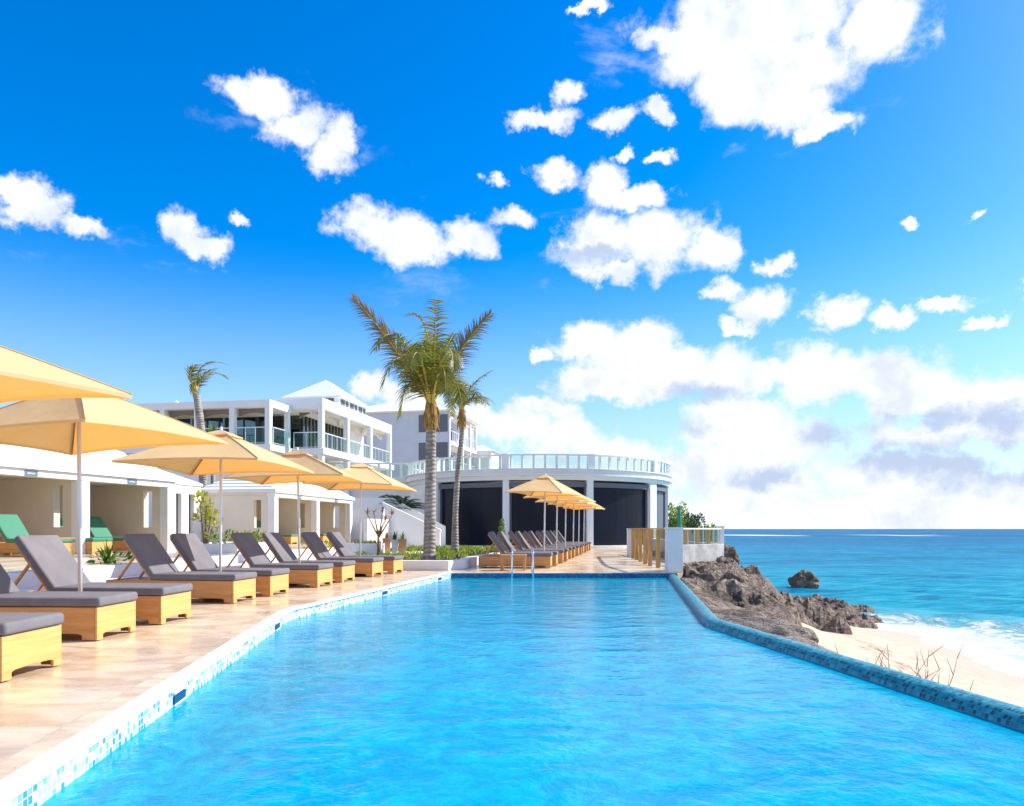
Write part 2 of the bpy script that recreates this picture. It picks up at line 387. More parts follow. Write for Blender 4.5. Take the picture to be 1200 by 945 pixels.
SEA = -2.5
def shore_x(Y): return 12.4+(Y-17.8)*.17-1.15*max(0, Y-26.5)
def sea_mat():
    m = bpy.data.materials.new('sea_water'); m.use_nodes = True; w = NT(m.node_tree); b = m.node_tree.nodes['Principled BSDF']
    tc = w.n('ShaderNodeTexCoord').outputs['Object']
    sx = w.n('ShaderNodeSeparateXYZ'); w.L.new(tc, sx.inputs[0]); X, Y = sx.outputs[0], sx.outputs[1]
    off = w.m('MULTIPLY', w.m('SUBTRACT', w.noise(tc, .35, 3, .6), .5), 5.0)
    s = w.m('SUBTRACT', X, w.m('ADD', w.m('MULTIPLY', w.m('SUBTRACT', Y, 17.8), .17), 12.4))     # metres off the beach
    s = w.m('ADD', s, w.m('MULTIPLY', w.m('MAXIMUM', w.m('SUBTRACT', Y, 26.5), 0.0), 1.15))
    s = w.m('ADD', s, off)
    lg = w.m('LOGARITHM', w.m('MAXIMUM', Y, 5.0), 10.0)
    c = w.mix(w.mr(s, 0, 16), (.16,.42,.44), (.0,.30,.40))
    c = w.mix(w.mr(lg, 1.4, 2.15), c, (.0,.17,.31))
    c = w.mix(w.mr(lg, 2.05, 2.55), c, (.0,.065,.19))
    # patches of reef and weed, wider away from the beach
    pn = w.noise(w.mapping(tc, rot=(0,0,R(8)), scale=(.35,1,1)), .085, 5, .6, .4)
    c = w.mix(w.m('MULTIPLY', w.mr(pn, .52, .66), w.m('MULTIPLY', w.mr(s, 8, 24), .85)), c, (.0,.09,.19))
    pn2 = w.noise(w.mapping(tc, scale=(.3,1,1)), .018, 4, .6)
    c = w.mix(w.m('MULTIPLY', w.mr(pn2, .48, .62), w.m('MULTIPLY', w.mr(lg, 2.0, 2.5), .55)), c, (.0,.20,.34))
    wv = w.noise(w.mapping(tc, rot=(0,0,R(-12)), scale=(.5,1.6,1)), .9, 6, .65, .5)
    c = w.mix(w.m('MULTIPLY', w.mr(wv, .48, .66), .5), c, (.06,.40,.48))
    c = w.mix(w.m('MULTIPLY', w.mr(wv, .5, .36), .4), c, (.0,.13,.23))
    # foam by the beach, thinning seawards
    fn = w.noise(w.mapping(tc, rot=(0,0,R(20)), scale=(1.2,.6,1)), .9, 9, .7, .7)
    th = w.mr(s, 0.3, 9.5, .20, .74, smooth=False)
    foam = w.m('MULTIPLY', w.mr(w.m('SUBTRACT', fn, th), .0, .09), w.mr(Y, 40, 30, 0, 1))
    foam = w.m('MULTIPLY', foam, w.m('MAXIMUM', w.mr(s, 3.5, 1.0), w.mr(w.noise(tc, 2.6, 6, .7), .36, .56)))
    # a breaking line further out and white caps
    bl = w.m('MULTIPLY', w.mr(w.m('ABSOLUTE', w.m('SUBTRACT', s, 5.2)), 1.0, .2), w.mr(fn, .42, .58))
    bl = w.m('MULTIPLY', bl, w.m('MULTIPLY', w.mr(Y, 16, 24), w.mr(Y, 40, 32, 0, 1)))
    caps = w.mr(w.noise(w.mapping(tc, scale=(.12,.5,1)), .16, 7, .62), .70, .75)
    caps = w.m('MULTIPLY', caps, w.mr(Y, 45, 120))
    reef = w.m('MULTIPLY', w.mr(w.m('ABSOLUTE', w.m('SUBTRACT', Y, 430)), 60, 20), w.mr(w.noise(w.mapping(tc, scale=(1,.2,1)), .016, 3, .6), .52, .58))
    foam = w.m('MAXIMUM', w.m('MAXIMUM', foam, bl), w.m('MAXIMUM', w.m('MULTIPLY', caps, .7), reef))
    ch = w.noise(w.mapping(tc, rot=(0,0,R(6)), scale=(.10,.42,1)), 1.0, 8, .68, .3)
    c = w.mix(w.m('MULTIPLY', w.mr(ch, .52, .64), w.m('MULTIPLY', w.mr(s, 6, 16), .7)), c, (.0,.10,.22))
    c = w.mix(w.m('MULTIPLY', w.mr(ch, .47, .36), w.m('MULTIPLY', w.mr(s, 6, 16), .5)), c, (.02,.32,.42))
    c = w.mix(foam, c, (.62,.65,.67))
    h = w.m('ADD', wv, w.m('MULTIPLY', w.noise(w.mapping(tc, scale=(.7,1.4,1)), 4.5, 4, .6), .25))
    h = w.m('ADD', h, w.m('MULTIPLY', foam, .35))
    bp = w.n('ShaderNodeBump'); bp.inputs['Strength'].default_value = .8; bp.inputs['Distance'].default_value = .25
    w.L.new(h, bp.inputs['Height'])
    df = w.n('ShaderNodeBsdfDiffuse'); w.L.new(c, df.inputs[0]); w.L.new(bp.outputs[0], df.inputs['Normal'])
    gl = w.n('ShaderNodeBsdfGlossy'); gl.inputs['Roughness'].default_value = .22; w.L.new(bp.outputs[0], gl.inputs['Normal'])
    fr = w.n('ShaderNodeFresnel'); fr.inputs[0].default_value = 1.33; w.L.new(bp.outputs[0], fr.inputs['Normal'])
    fac = w.m('MULTIPLY', w.m('MINIMUM', w.m('MULTIPLY', fr.outputs[0], .5), .16), w.m('SUBTRACT', 1.0, foam))
    mx = w.n('ShaderNodeMixShader'); w.L.new(fac, mx.inputs[0]); w.L.new(df.outputs[0], mx.inputs[1]); w.L.new(gl.outputs[0], mx.inputs[2])
    w.L.new(mx.outputs[0], m.node_tree.nodes['Material Output'].inputs[0])
    return m
M['sea'] = sea_mat()

def sand_mat():
    m = bpy.data.materials.new('beach_sand'); m.use_nodes = True; w = NT(m.node_tree); b = m.node_tree.nodes['Principled BSDF']
    tc = w.n('ShaderNodeTexCoord').outputs['Object']
    sx = w.n('ShaderNodeSeparateXYZ'); w.L.new(tc, sx.inputs[0])
    n = w.noise(tc, 1.6, 8, .65)
    z = w.m('ADD', sx.outputs[2], w.m('MULTIPLY', w.m('SUBTRACT', n, .5), .16))
    c = w.mix(w.mr(n, .35, .65), (.52,.39,.26), (.62,.49,.35))
    c = w.mix(w.mr(z, -2.22, -2.42), c, (.50,.39,.29))          # damp sand by the water
    dn = w.noise(w.mapping(tc, rot=(0,0,R(10)), scale=(3,.8,1)), 1.6, 8, .75)
    line = w.m('MULTIPLY', w.mr(w.m('ABSOLUTE', w.m('ADD', z, 2.16)), .05, .01), w.mr(dn, .5, .6))
    c = w.mix(w.m('MULTIPLY', line, .8), c, (.17,.11,.07))      # seaweed line
    w.L.new(c, b.inputs['Base Color']); b.inputs['Roughness'].default_value = .85
    bp = w.n('ShaderNodeBump'); bp.inputs['Strength'].default_value = .6; bp.inputs['Distance'].default_value = .08
    w.L.new(w.noise(tc, 3.5, 8, .6), bp.inputs['Height']); w.L.new(bp.outputs[0], b.inputs['Normal'])
    return m
M['sand'] = sand_mat()
def nz(w, vec, sc):
    x = w.n('ShaderNodeTexNoise'); w.L.new(vec, x.inputs['Vector']); x.inputs['Scale'].default_value = sc; x.inputs['Detail'].default_value = 6
    return x.outputs['Color']
def rock_mat(name, a, bcol, ccol, sc=1.0):
    m = bpy.data.materials.new(name); m.use_nodes = True; w = NT(m.node_tree); b = m.node_tree.nodes['Principled BSDF']
    tc = w.n('ShaderNodeTexCoord').outputs['Object']
    n = w.noise(tc, 1.1*sc, 8, .65, .5); n2 = w.noise(w.mapping(tc, rot=(R(30),R(20),R(40)), scale=(1,3,4)), 1.9*sc, 9, .7, .6)
    c = w.mix(w.mr(n, .36, .64), a, bcol); c = w.mix(w.mr(n2, .52, .68), c, ccol)
    vo = w.n('ShaderNodeTexVoronoi', feature='DISTANCE_TO_EDGE'); vo.inputs['Scale'].default_value = 1.9*sc
    w.L.new(w.vm('ADD', w.mapping(tc, rot=(R(20),R(35),R(50)), scale=(1,2.2,2.6)), w.vm('MULTIPLY', w.vm('SUBTRACT', nz(w, tc, 2.2*sc), (.5,.5,.5)), (2.2,2.2,2.2))), vo.inputs['Vector'])
    crk = w.mr(vo.outputs['Distance'], .0, .07)
    c = w.mix(w.m('ADD', w.m('MULTIPLY', crk, .55), .45), ccol, c)
    w.L.new(c, b.inputs['Base Color']); b.inputs['Roughness'].default_value = .9
    bp = w.n('ShaderNodeBump'); bp.inputs['Strength'].default_value = 1; bp.inputs['Distance'].default_value = .16/sc
    w.L.new(w.m('ADD', w.m('ADD', n2, w.m('MULTIPLY', crk, .35)), w.m('MULTIPLY', w.noise(tc, 9*sc, 7, .7), .5)), bp.inputs['Height']); w.L.new(bp.outputs[0], b.inputs['Normal'])
    return m
M['rock'] = rock_mat('jagged_rock', (.15,.10,.075), (.42,.32,.235), (.05,.034,.028))
M['rock_smooth'] = rock_mat('smooth_rock', (.26,.20,.17), (.40,.32,.27), (.15,.12,.11), .9)

# ------------------------------------------------------------------ setting: ground, sea, pool, deck
POOL_L = [(-1.36,-3.0),(-2.13,3.11),(-3.02,9.9),(-3.07,10.25),(-3.07,10.6),(-2.98,11.05),(-1.58,19.5)]
RIM = [(4.45,-3.0),(3.42,4.98),(2.80,9.5),(2.76,9.9),(2.82,10.3),(4.28,19.45)]         # outer edge of the infinity rim, near to far
WATER = -.12
def in_pool(x, y):
    if y < -3 or y > 19.5: return False
    def at(L):
        for (a, b), (c, d) in zip(L, L[1:]):
            if b <= y <= d: return a+(c-a)*(y-b)/(d-b)
        return L[-1][0]
    return at(POOL_L)-.3 < x < at(RIM)+.15

def edge_x(Y):            # where the high ground stops on the sea side
    if Y < 19.5:
        L = RIM
        for (a, b), (c, d) in zip(L, L[1:]):
            if b <= Y <= d: return a+(c-a)*(Y-b)/(d-b)
        return L[0][0]
    if Y < 40: return 6.4
    return 6.4+(Y-40)*.4 if Y < 62 else 15.2
def smooth(a, b, x):
    t = max(0, min(1, (x-a)/(b-a))); return t*t*(3-2*t)
def ground_z(X, Y):
    e = edge_x(Y); s = X-e
    if s < 0: return -2.3 if (Y < 20.5 and X > -3.6) else -.5
    beach = SEA+max(-3.5, (shore_x(Y)-X)*.115)
    if Y > 33: beach = min(beach, -2.1)
    near = -0.7-.5*s
    z = max(beach, near) if Y < 20 else max(beach, -.5-.8*s)
    return z+.05*noise.noise(Vector((X*.6, Y*.6, 0)))+.03*noise.noise(Vector((X*1.9, Y*1.9, 3)))
def build_ground():
    xs = [-30000,-3000,-400,-90,-45,-30,-20,-12,-6]+[-4+.35*i for i in range(80)]+[26,30,36,50,90,300,3000,30000]
    ys = [-30000,-2000,-200,-40,-12,-6]+[-3.2+.4*i for i in range(110)]+[42,45,48,52,56,60,64,70,80,100,150,400,3000,30000]
    vs = [(x, y, ground_z(x, y) if (abs(x) < 300 and abs(y) < 300) else (-.5 if x < 0 and y < 2000 else -6)) for y in ys for x in xs]
    n = len(xs)
    fs = [(j*n+i, j*n+i+1, (j+1)*n+i+1, (j+1)*n+i) for j in range(len(ys)-1) for i in range(n-1)]
    o = MB().add(vs, fs).build('beach', M['sand'], smooth=True, fix=False)
    tag(o, kind='structure')
build_ground()
def build_sea():
    # gentle real swell near by, flat further off
    xs = [-30000,-4000,-600,-100,-20,0]+[4+.5*i for i in range(100)]+[56,62,70,80,95,120,160,250,500,1200,4000,30000]
    ys = [-30000,-3000,-300,-60,-20]+[-10+.5*i for i in range(150)]+[66,70,75,82,90,100,115,135,160,200,300,500,900,2000,6000,30000]
    vs = []
    for y in ys:
        for x in xs:
            z = SEA
            if 4 <= x <= 60 and -10 <= y <= 70:
                s = x-shore_x(y)
                am = .10*smooth(-1, 6, s)*(1-smooth(38, 60, x))*(1-smooth(50, 68, y))
                z += am*(math.sin(s*.9+2.0*noise.noise(Vector((x*.08, y*.12, 0))))+.8*noise.noise(Vector((x*.5, y*.7, 1))))
                z += .32*math.exp(-((s-5.4-1.2*noise.noise(Vector((y*.15, 2, 0))))/.8)**2)*smooth(14, 20, y)*(1-smooth(34, 46, y))
            vs.append((x, y, z))
    n = len(xs)
    fs = [(j*n+i, j*n+i+1, (j+1)*n+i+1, (j+1)*n+i) for j in range(len(ys)-1) for i in range(n-1)]
    tag(MB().add(vs, fs).build('sea', M['sea'], smooth=True, fix=False), kind='structure')
build_sea()

# deck slab: everything left of the pool and beyond it
DECK = [(-45,-6),(-1.36,-6)]+POOL_L+[(4.3,19.5),(4.5,19.75),(4.6,20.25),(6.1,21.9),(6.25,34),(6.6,40),(14.8,62),(-45,62)]
tag(MB().prism(DECK, -1.9, 0).build('deck', M['deck']), kind='structure')
# white coping: pieces laid end to end along the pool edge
def strip(L, w0, w1, z0, z1, name, m, uvs=None):
    """ribbon following polyline L between side offsets w0, w1"""
    def nrm(i):
        a = Vector(L[max(i-1,0)]); b = Vector(L[min(i+1,len(L)-1)]); t = (b-a).normalized(); return Vector((t.y, -t.x))
    b = MB(); n = len(L); vs = []
    for i in range(n):
        p = Vector(L[i]); q = nrm(i)
        for (wd, z) in ((w0,z0),(w1,z0),(w1,z1),(w0,z1)):
            r = p+q*wd; vs.append((r.x, r.y, z))
    fs = [(0,1,2,3),(4*n-1,4*n-2,4*n-3,4*n-4)]
    for i in range(n-1):
        for k in range(4): fs.append((4*i+k, 4*i+4+k, 4*i+4+(k+1)%4, 4*i+(k+1)%4))
    b.add(vs, fs); return b.build(name, m, bevel=.012)
POOL_FAR = [(-1.58,19.5),(4.28,19.5)]
tag(strip([(-1.36,-3.4)]+POOL_L[1:], -.13, .035, .004, .03, 'coping', M['coping']), kind='structure')
#tag(strip([(-1.42,19.62),(4.34,19.62)], -.16, .15, .004, .032, 'coping', M['coping']), kind='structure')

def swept(L, prof, name, m, tile_flip=False):
    """profile (side offset, z) swept along a polyline with metric UVs"""
    n = len(L); k = len(prof); me = bpy.data.meshes.new(name)
    # resample so that tiles stay square
    vs = []; us = []; dist = 0
    for i in range(n):
        a = Vector(L[max(i-1,0)]); c = Vector(L[min(i+1,n-1)]); t = (c-a).normalized(); q = Vector((t.y,-t.x)); p = Vector(L[i])
        if i: dist += (p-Vector(L[i-1])).length
        for (wd, z) in prof: r = p+q*wd; vs.append((r.x, r.y, z))
        us.append(dist)
    pv = [0]
    for (a, b), (c, d) in zip(prof, prof[1:]): pv.append(pv[-1]+math.hypot(c-a, d-b))
    fs = [(i*k+j, (i+1)*k+j, (i+1)*k+j+1, i*k+j+1) for i in range(n-1) for j in range(k-1)]
    me.from_pydata(vs, [], fs); uvl = me.uv_layers.new(name='UVMap')
    for p in me.polygons:
        p.use_smooth = True
        for li in p.loop_indices:
            vi = me.loops[li].vertex_index; uvl.data[li].uv = (us[vi//k], pv[vi%k])
    b = bmesh.new(); b.from_mesh(me); bmesh.ops.recalc_face_normals(b, faces=b.faces); b.to_mesh(me); b.free()
    me.materials.append(m); o = bpy.data.objects.new(name, me); COL.objects.link(o); return o
# mosaic band on the pool wall, below the coping
def resample(L, st):
    out = []
    for (a, b) in zip(L, L[1:]):
        a, b = Vector(a), Vector(b); k = max(1, int((b-a).length/st))
        out += [tuple(a.lerp(b, i/k)) for i in range(k)]
    return out+[tuple(L[-1])]
tag(swept(resample(POOL_L, .6), [(.006,.002),(.006,-.6)], 'pool_wall', M['mosaic_wall']), kind='structure')
M['mosaic_far'] = mosaic_mat('blue_mosaic', [(0,(.005,.11,.24)),(.3,(.01,.16,.30)),(.55,(.005,.09,.20)),(.75,(.02,.20,.34))], (.02,.16,.28), .04)
tag(swept(resample([(-1.58,19.49),(4.28,19.49)], .6), [(.006,.002),(.006,-.6)], 'pool_wall', M['mosaic_far']), kind='structure')
# infinity rim with a rounded mosaic top
prof = [(-.26,-.55),(-.25,-.13),(-.235,-.08),(-.20,-.042),(-.14,-.022),(-.07,-.022),(-.025,-.05),(0,-.11),(.02,-.25),(.05,-1.6)]
tag(swept(resample(RIM[:1]+[(3.42,4.98)]+RIM[2:5]+[(4.28,19.46)], .5), prof, 'pool_rim', M['mosaic_rim']), kind='structure')
basin = POOL_L[:]+[(4.28,19.5)]+RIM[::-1][1:]
POOLP = POOL_L+[(4.10,19.49)]+[(x-.16, y) for (x, y) in RIM[::-1][1:]]
b = MB(); n = len(POOLP)
b.add([(x,y,-1.35) for x, y in POOLP]+[(x,y,-.4) for x, y in POOLP], [tuple(range(n))]+[(i,(i+1)%n,n+(i+1)%n,n+i) for i in range(n)])
tag(b.build('pool_floor', M['pool_floor']), kind='structure')
b = MB(); b.add([(x,y,WATER) for x, y in POOLP], [tuple(range(n))])
ow = b.build('pool_water', M['pool_water'], fix=False)
bm = bmesh.new(); bm.from_mesh(ow.data)
for f in bm.faces:
    if f.normal.z < 0: f.normal_flip()
bm.to_mesh(ow.data); bm.free()
tag(ow, kind='structure')
# dark skimmer slots in the pool wall
def pl_at(Y):
    for (a, b_), (c, d) in zip(POOL_L, POOL_L[1:]):
        if b_ <= Y <= d: t = (Y-b_)/(d-b_); return Vector((a+(c-a)*t, Y)), (Vector((c,d))-Vector((a,b_))).normalized()
M['slot'] = mat('skimmer_slot', (.0,.05,.14), .4, .3)
for i, (Y, lb) in enumerate([(5.35,'blue skimmer slot in the pool wall nearest the camera'),(9.3,'blue skimmer slot in the pool wall near the bend of the pool'),
                             (14.2,'blue skimmer slot in the pool wall beside the middle left loungers'),(18.2,'blue skimmer slot close to the far left pool corner')]):
    p, t = pl_at(Y); q = Vector((t.y, -t.x)); sl = MB()
    a = p+q*.012; c = a+t*.27
    sl.bar((a.x,a.y,-.075), (c.x,c.y,-.075), .014, .06)
    root = empty('skimmer', (0,0,0), 0, lb, 'pool skimmer', 'skimmer slots along the left pool wall')
    sl.build('slot', M['slot'], root)
    fr = MB(); fr.bar((a.x,a.y,-.025),(c.x,c.y,-.025), .02, .012); fr.bar((a.x,a.y,-.11),(c.x,c.y,-.11), .02, .012)
    fr.build('frame', M['pot_white'], root)

# raised terrace behind the left loungers, with a lower step
TE = [(-7.6,-6),(-7.6,13),(-7.3,22),(-6.4,31),(-6.0,36),(-5.5,41),(-45,41),(-45,-6)]
tag(MB().prism(TE, .0, .45).build('terrace', M['stucco'], bevel=.02), kind='structure')
ST = [(-7.0,9),(-7.0,13),(-6.75,22),(-5.9,30),(-6.42,30.5),(-7.28,22),(-7.58,13),(-7.58,9)]
tag(MB().prism(ST, .004, .225).build('terrace_step', M['coping'], bevel=.02), kind='structure')
tag(MB().prism([(x-.35 if x>-40 else x, y) for x, y in TE], .452, .458).build('terrace_paving', M['deck']), kind='structure')

# ------------------------------------------------------------------ loungers
def cushion(mb_pts): pass
def make_lounger(cush, label, cat='sun lounger', low=False):
    root = empty('sun_lounger', (0,0,0), 0, label, cat)
    L_, Wd = 2.12, .74; h0, h1 = .045, .335
    # panelled base with arched cut-outs between the feet
    def panel(n, a, c):      # vertical panel between plan points a and c with feet at both ends
        a, c = Vector(a), Vector(c); d = (c-a); ln = d.length; t = d/ln; q = Vector((-t.y, t.x))*.028
        f = .13 if ln > 1 else .11
        prof_ = [(0,0),(f,0),(f,.05),(f+.04,.062),(ln/2,.07),(ln-f-.04,.062),(ln-f,.05),(ln-f,0),(ln,0),(ln,h1),(0,h1)]
        pts = [(a.x+t.x*u, a.y+t.y*u, z+.006) for u, z in prof_]
        mb = MB().extr(pts, (q.x, q.y, 0)); return mb.build(n, M['wood'] if ln > 1 else M['wood_end'], root, bevel=.005)
    y = Wd/2
    panel('foot_panel', (0,-y), (0,y))
    panel('head_panel', (-L_,y), (-L_,-y))
    panel('side_panel', (-L_+.03,-y), (-.03,-y))
    panel('side_panel', (-.03,y), (-L_+.03,y))
    MB().box(-L_+.04,-.04,-y+.04,y-.04,.26,.325).build('slatted_deck', M['wood'], root)
    hx = -1.36                                       # hinge
    s = MB().box(hx-.02, .03, -y-.005, y+.005, .345, .445).build('seat_cushion', cush, root, bevel=.032, seg=4, smooth=True)
    # tilted back
    ang = R(54 if not low else 30); ln = .80
    ca, sa = math.cos(ang), math.sin(ang)
    def tl(u, v): return (hx-u*ca+v*sa, .365+u*sa+v*ca)           # u up the back, v out of it
    def slab(u0, u1, v0, v1, yy, nm, mm, par, bev, sg=4, sm=True):
        q = [tl(u0,v0),tl(u1,v0),tl(u1,v1),tl(u0,v1)]
        return MB().extr([(a_, -yy, z_) for a_, z_ in q], (0, 2*yy, 0)).build(nm, mm, par, bevel=bev, seg=sg, smooth=sm)
    slab(.0, ln-.02, -.045, -.015, y-.03, 'back_frame', M['wood'], root, .006, 2, False)
    bc = slab(.02, ln+.02, -.012, .085, y, 'back_cushion', cush, root, .032)
    for sgn in (-1, 1):
        a_ = tl(.48, -.05); MB().bar((a_[0], sgn*(y-.09), a_[1]), (hx-.62, sgn*(y-.09), .33), .035, .03).build('back_prop', M['wood'], root, bevel=.004)
    return root
GL = 'loungers in the row along the left pool edge'
GR = 'loungers in the row beyond the far end of the pool'
left = [(-3.79,5.95,0,'grey cushioned wooden lounger nearest the camera, only its foot in view at the left'),
        (-4.22,8.03,-2,'grey cushioned wooden lounger on the camera side of the nearest visible white pole'),
        (-4.16,9.32,-3,'grey cushioned wooden lounger just beyond the nearest visible white pole, back in full sun'),
        (-4.23,11.9,-7,'grey cushioned wooden lounger in front of the second visible pole of the left row'),
        (-4.05,13.1,-7,'grey cushioned wooden lounger just behind the second visible pole of the left row'),
        (-3.73,15.0,-9,'grey cushioned wooden lounger in front of the third visible pole of the left row'),
        (-3.56,16.35,-9,'grey cushioned wooden lounger just behind the third visible pole of the left row'),
        (-3.27,18.3,-10,'grey cushioned wooden lounger in front of the farthest pole of the left row'),
        (-2.95,19.5,-10,'last grey cushioned wooden lounger of the left row, nearest the big palm')]
proto = make_lounger(M['cushion'], '')
for i, (x, y, a, lb) in enumerate(left):
    o = proto if i == 0 else copy_tree(proto)
    o.location = (x, y, .006); o.rotation_euler = (0,0,R(a)); tag(o, lb, 'sun lounger', GL)
far_poles = [(.97,22.9),(1.54,26.2),(2.08,29.5),(2.68,33.0),(3.22,36.4),(3.8,39.9)]
words = ['nearest','second','third','fourth','fifth','farthest']
for k, (x, y) in enumerate(far_poles):
    for j, dy in enumerate((-.72,.55)):
        o = copy_tree(proto); o.location = (x+.33+dy*.19, y+dy, .006); o.rotation_euler = (0,0,R(-6+random.uniform(-1.5,1.5)))
        tag(o, 'grey lounger on the %s side of the %s umbrella pole beyond the pool end' % (('near','far')[j], words[k]), 'sun lounger', GR)

# ------------------------------------------------------------------ umbrellas
def umbrella(pole, corners, apex_z, label, group, base=True):
    root = empty('patio_umbrella', (pole[0], pole[1], 0), 0, label, 'umbrella', group)
    P0 = Vector((pole[0], pole[1], 0)); cs = [Vector(c)-P0 for c in corners]
    apex = (cs[0]+cs[1]+cs[2]+cs[3])/4; apex.z = apex_z
    def surf(t, s, k, lift=0):      # t from apex to edge, s along edge k
        a, c = cs[k], cs[(k+1)%4]; e = a.lerp(c, s)
        sag = 4*s*(1-s)
        inn = e+(Vector((apex.x, apex.y, e.z))-e)*.035*sag
        inn.z += .035*sag
        p = apex.lerp(inn, t)
        z = apex.z+(inn.z-apex.z)*(t**1.12) - .05*sag*t*(1-t)*2
        return Vector((p.x, p.y, z+lift))
    def sheet(t0, t1, lift, nm, par, drop=0):
        mb = MB(); NTt, NS = 8, 10
        for k in range(4):
            vs = [surf(t0+(t1-t0)*i/NTt, j/NS, k, lift) for i in range(NTt+1) for j in range(NS+1)]
            if drop:
                vs += [surf(t1, j/NS, k, lift)+Vector((0,0,-drop)) for j in range(NS+1)]
            rows = NTt+(1 if drop else 0)
            mb.add(vs, [(i*(NS+1)+j, i*(NS+1)+j+1, (i+1)*(NS+1)+j+1, (i+1)*(NS+1)+j) for i in range(rows) for j in range(NS)])
        o = mb.build(nm, M['canopy'], par, fix=False, smooth=False)
        bm = bmesh.new(); bm.from_mesh(o.data); bmesh.ops.remove_doubles(bm, verts=bm.verts, dist=.0005)
        bmesh.ops.recalc_face_normals(bm, faces=bm.faces); bm.to_mesh(o.data); bm.free()
        return o
    can = sheet(.13, 1.0, 0, 'canopy', root, .03)
    sheet(.0, .22, .04, 'vent', can, .012)
    sm = MB()
    for k in range(4): sm.tube([surf(.14+.86*i/6, 0, k, .004) for i in range(7)], .007, 5)
    sm.build('seam', M['seam'], can)
    top = Vector((apex.x, apex.y, apex.z+.06))
    MB().tube([(0,0,.05),(top.x*.5, top.y*.5, top.z*.5),tuple(top)], .024, 12).build('pole', M['alu'], root, smooth=True)
    MB().lathe([(.012,top.z-.02),(.024,top.z),(.022,top.z+.02),(.006,top.z+.035)], 12, (top.x, top.y)).build('finial', M['alu'], root, smooth=True)
    hz = apex.z-.34
    MB().lathe([(.026,hz-.04),(.04,hz-.03),(.04,hz+.03),(.026,hz+.04)], 12, (top.x*.88, top.y*.88)).build('hub', M['alu'], root, smooth=True)
    for k in range(4):
        pts = [surf(t, 0, k, -.03) for t in (.03,.3,.6,.97)]
        rb = MB().tube(pts, .011, 6).build('rib', M['wood_dark'], root)
        mid = surf(.36, 0, k, -.035)
        MB().tube([(top.x*.88, top.y*.88, hz), mid], .007, 6).build('strut', M['alu'], rb)
    if base:
        MB().lathe([(.26,.004),(.27,.02),(.27,.055),(.24,.075),(.05,.09),(.035,.24),(.03,.25)], 24).build('base', M['dark_metal'], root, smooth=False)
    return root
def rect(cx, cy, a, wx, wy, z, dz=(0,0,0,0)):
    out = []
    for i, (sx_, sy_) in enumerate(((-1,-1),(1,-1),(1,1),(-1,1))):
        x, y = sx_*wx/2, sy_*wy/2
        out.append((cx+x*math.cos(a)-y*math.sin(a), cy+x*math.sin(a)+y*math.cos(a), z+dz[i]))
    return out
GU = 'yellow umbrellas over the left row of loungers'
ZT = 2.18
umbrella((-4.78,5.35), [(-6.55,5.0,2.25),(-4.40,3.55,2.20),(-2.92,5.77,ZT),(-5.1,7.15,2.33)], 2.80, 'yellow square umbrella closest to the camera, cut off by the left edge', GU)
def cpt(px, py, z=ZT): d = 620-py; Y = (z-H)*F/d; return ((px-600)*Y/F, Y, z)
umbrella((-5.0,8.7), [(-6.55,8.35,ZT),cpt(100,491),cpt(267,518),cpt(84,531.5)], 2.80, 'yellow square umbrella above the two nearest complete grey loungers', GU)
umbrella((-4.85,12.48), [cpt(131,540),cpt(302,537),cpt(368,553.5),cpt(224,556)], 2.76, 'yellow square umbrella in front of the white villa, second with a visible pole', GU)
umbrella((-4.44,15.72), [cpt(262,560),cpt(402,556),cpt(427,564.4),cpt(306,567)], 2.76, 'yellow square umbrella third with a visible pole in the left row', GU)
umbrella((-3.82,18.85), [cpt(354,565.6),cpt(459,567.6),cpt(488,575.4),cpt(385,574)], 2.72, 'yellow square umbrella at the far end of the left row near the palm', GU)
for k, (x, y) in enumerate(far_poles):
    a = R(-20+random.uniform(-3,3))
    umbrella((x, y), rect(x+.05, y, a, 1.75, 2.3, 2.22, [random.uniform(-.04,.04) for _ in range(4)]), 2.74+random.uniform(-.02,.02),
             'yellow umbrella, %s in the receding row beyond the pool' % words[k], 'yellow umbrellas beyond the far end of the pool')

# ------------------------------------------------------------------ pool ladder, side table
def ladder():
    root = empty('pool_ladder', (.27,19.55,0), 0, 'pair of polished steel pool ladder handrails at the far pool edge', 'pool ladder')
    for x in (-.27,.27):
        pts = [(x,.42,.0),(x,.42,.45)]
        for k in range(9):
            g = math.pi*k/8; pts.append((x, .02+.40*math.cos(g)*1.0, .45+.2*math.sin(g)))
        pts += [(x,-.38,.1),(x,-.36,-.8)]
        MB().tube(pts, .024, 12).build('handrail', M['steel'], root, smooth=True)
        MB().lathe([(.05,.032),(.05,.045),(.03,.055)], 16, (x,.42)).build('flange', M['steel'], root)
    for z in (-.3,-.6): MB().box(-.26,.26,-.42,-.34,z,z+.025).build('step', M['steel'], root)
ladder()
def side_table(x, y, rz, label):
    root = empty('side_table', (x,y,.005), rz, label, 'side table')
    MB().box(-.36,.36,-.24,.24,.40,.435).build('table_top', M['wood'], root, bevel=.006)
    for sx_ in (-1,1):
        for sy_ in (-1,1): MB().box(sx_*.34-.03*(sx_>0)*2, sx_*.34+.03*(sx_<0)*2, sy_*.22-.03*(sy_>0)*2, sy_*.22+.03*(sy_<0)*2, 0,.40).build('leg', M['wood'], root, bevel=.004)
    MB().box(-.28,.28,-.215,-.195,.33,.395).build('apron', M['wood'], root); MB().box(-.28,.28,.195,.215,.33,.395).build('apron', M['wood'], root)
side_table(.04, 20.85, R(-4), 'small wooden side table in front of the nearest far lounger, behind the ladder')

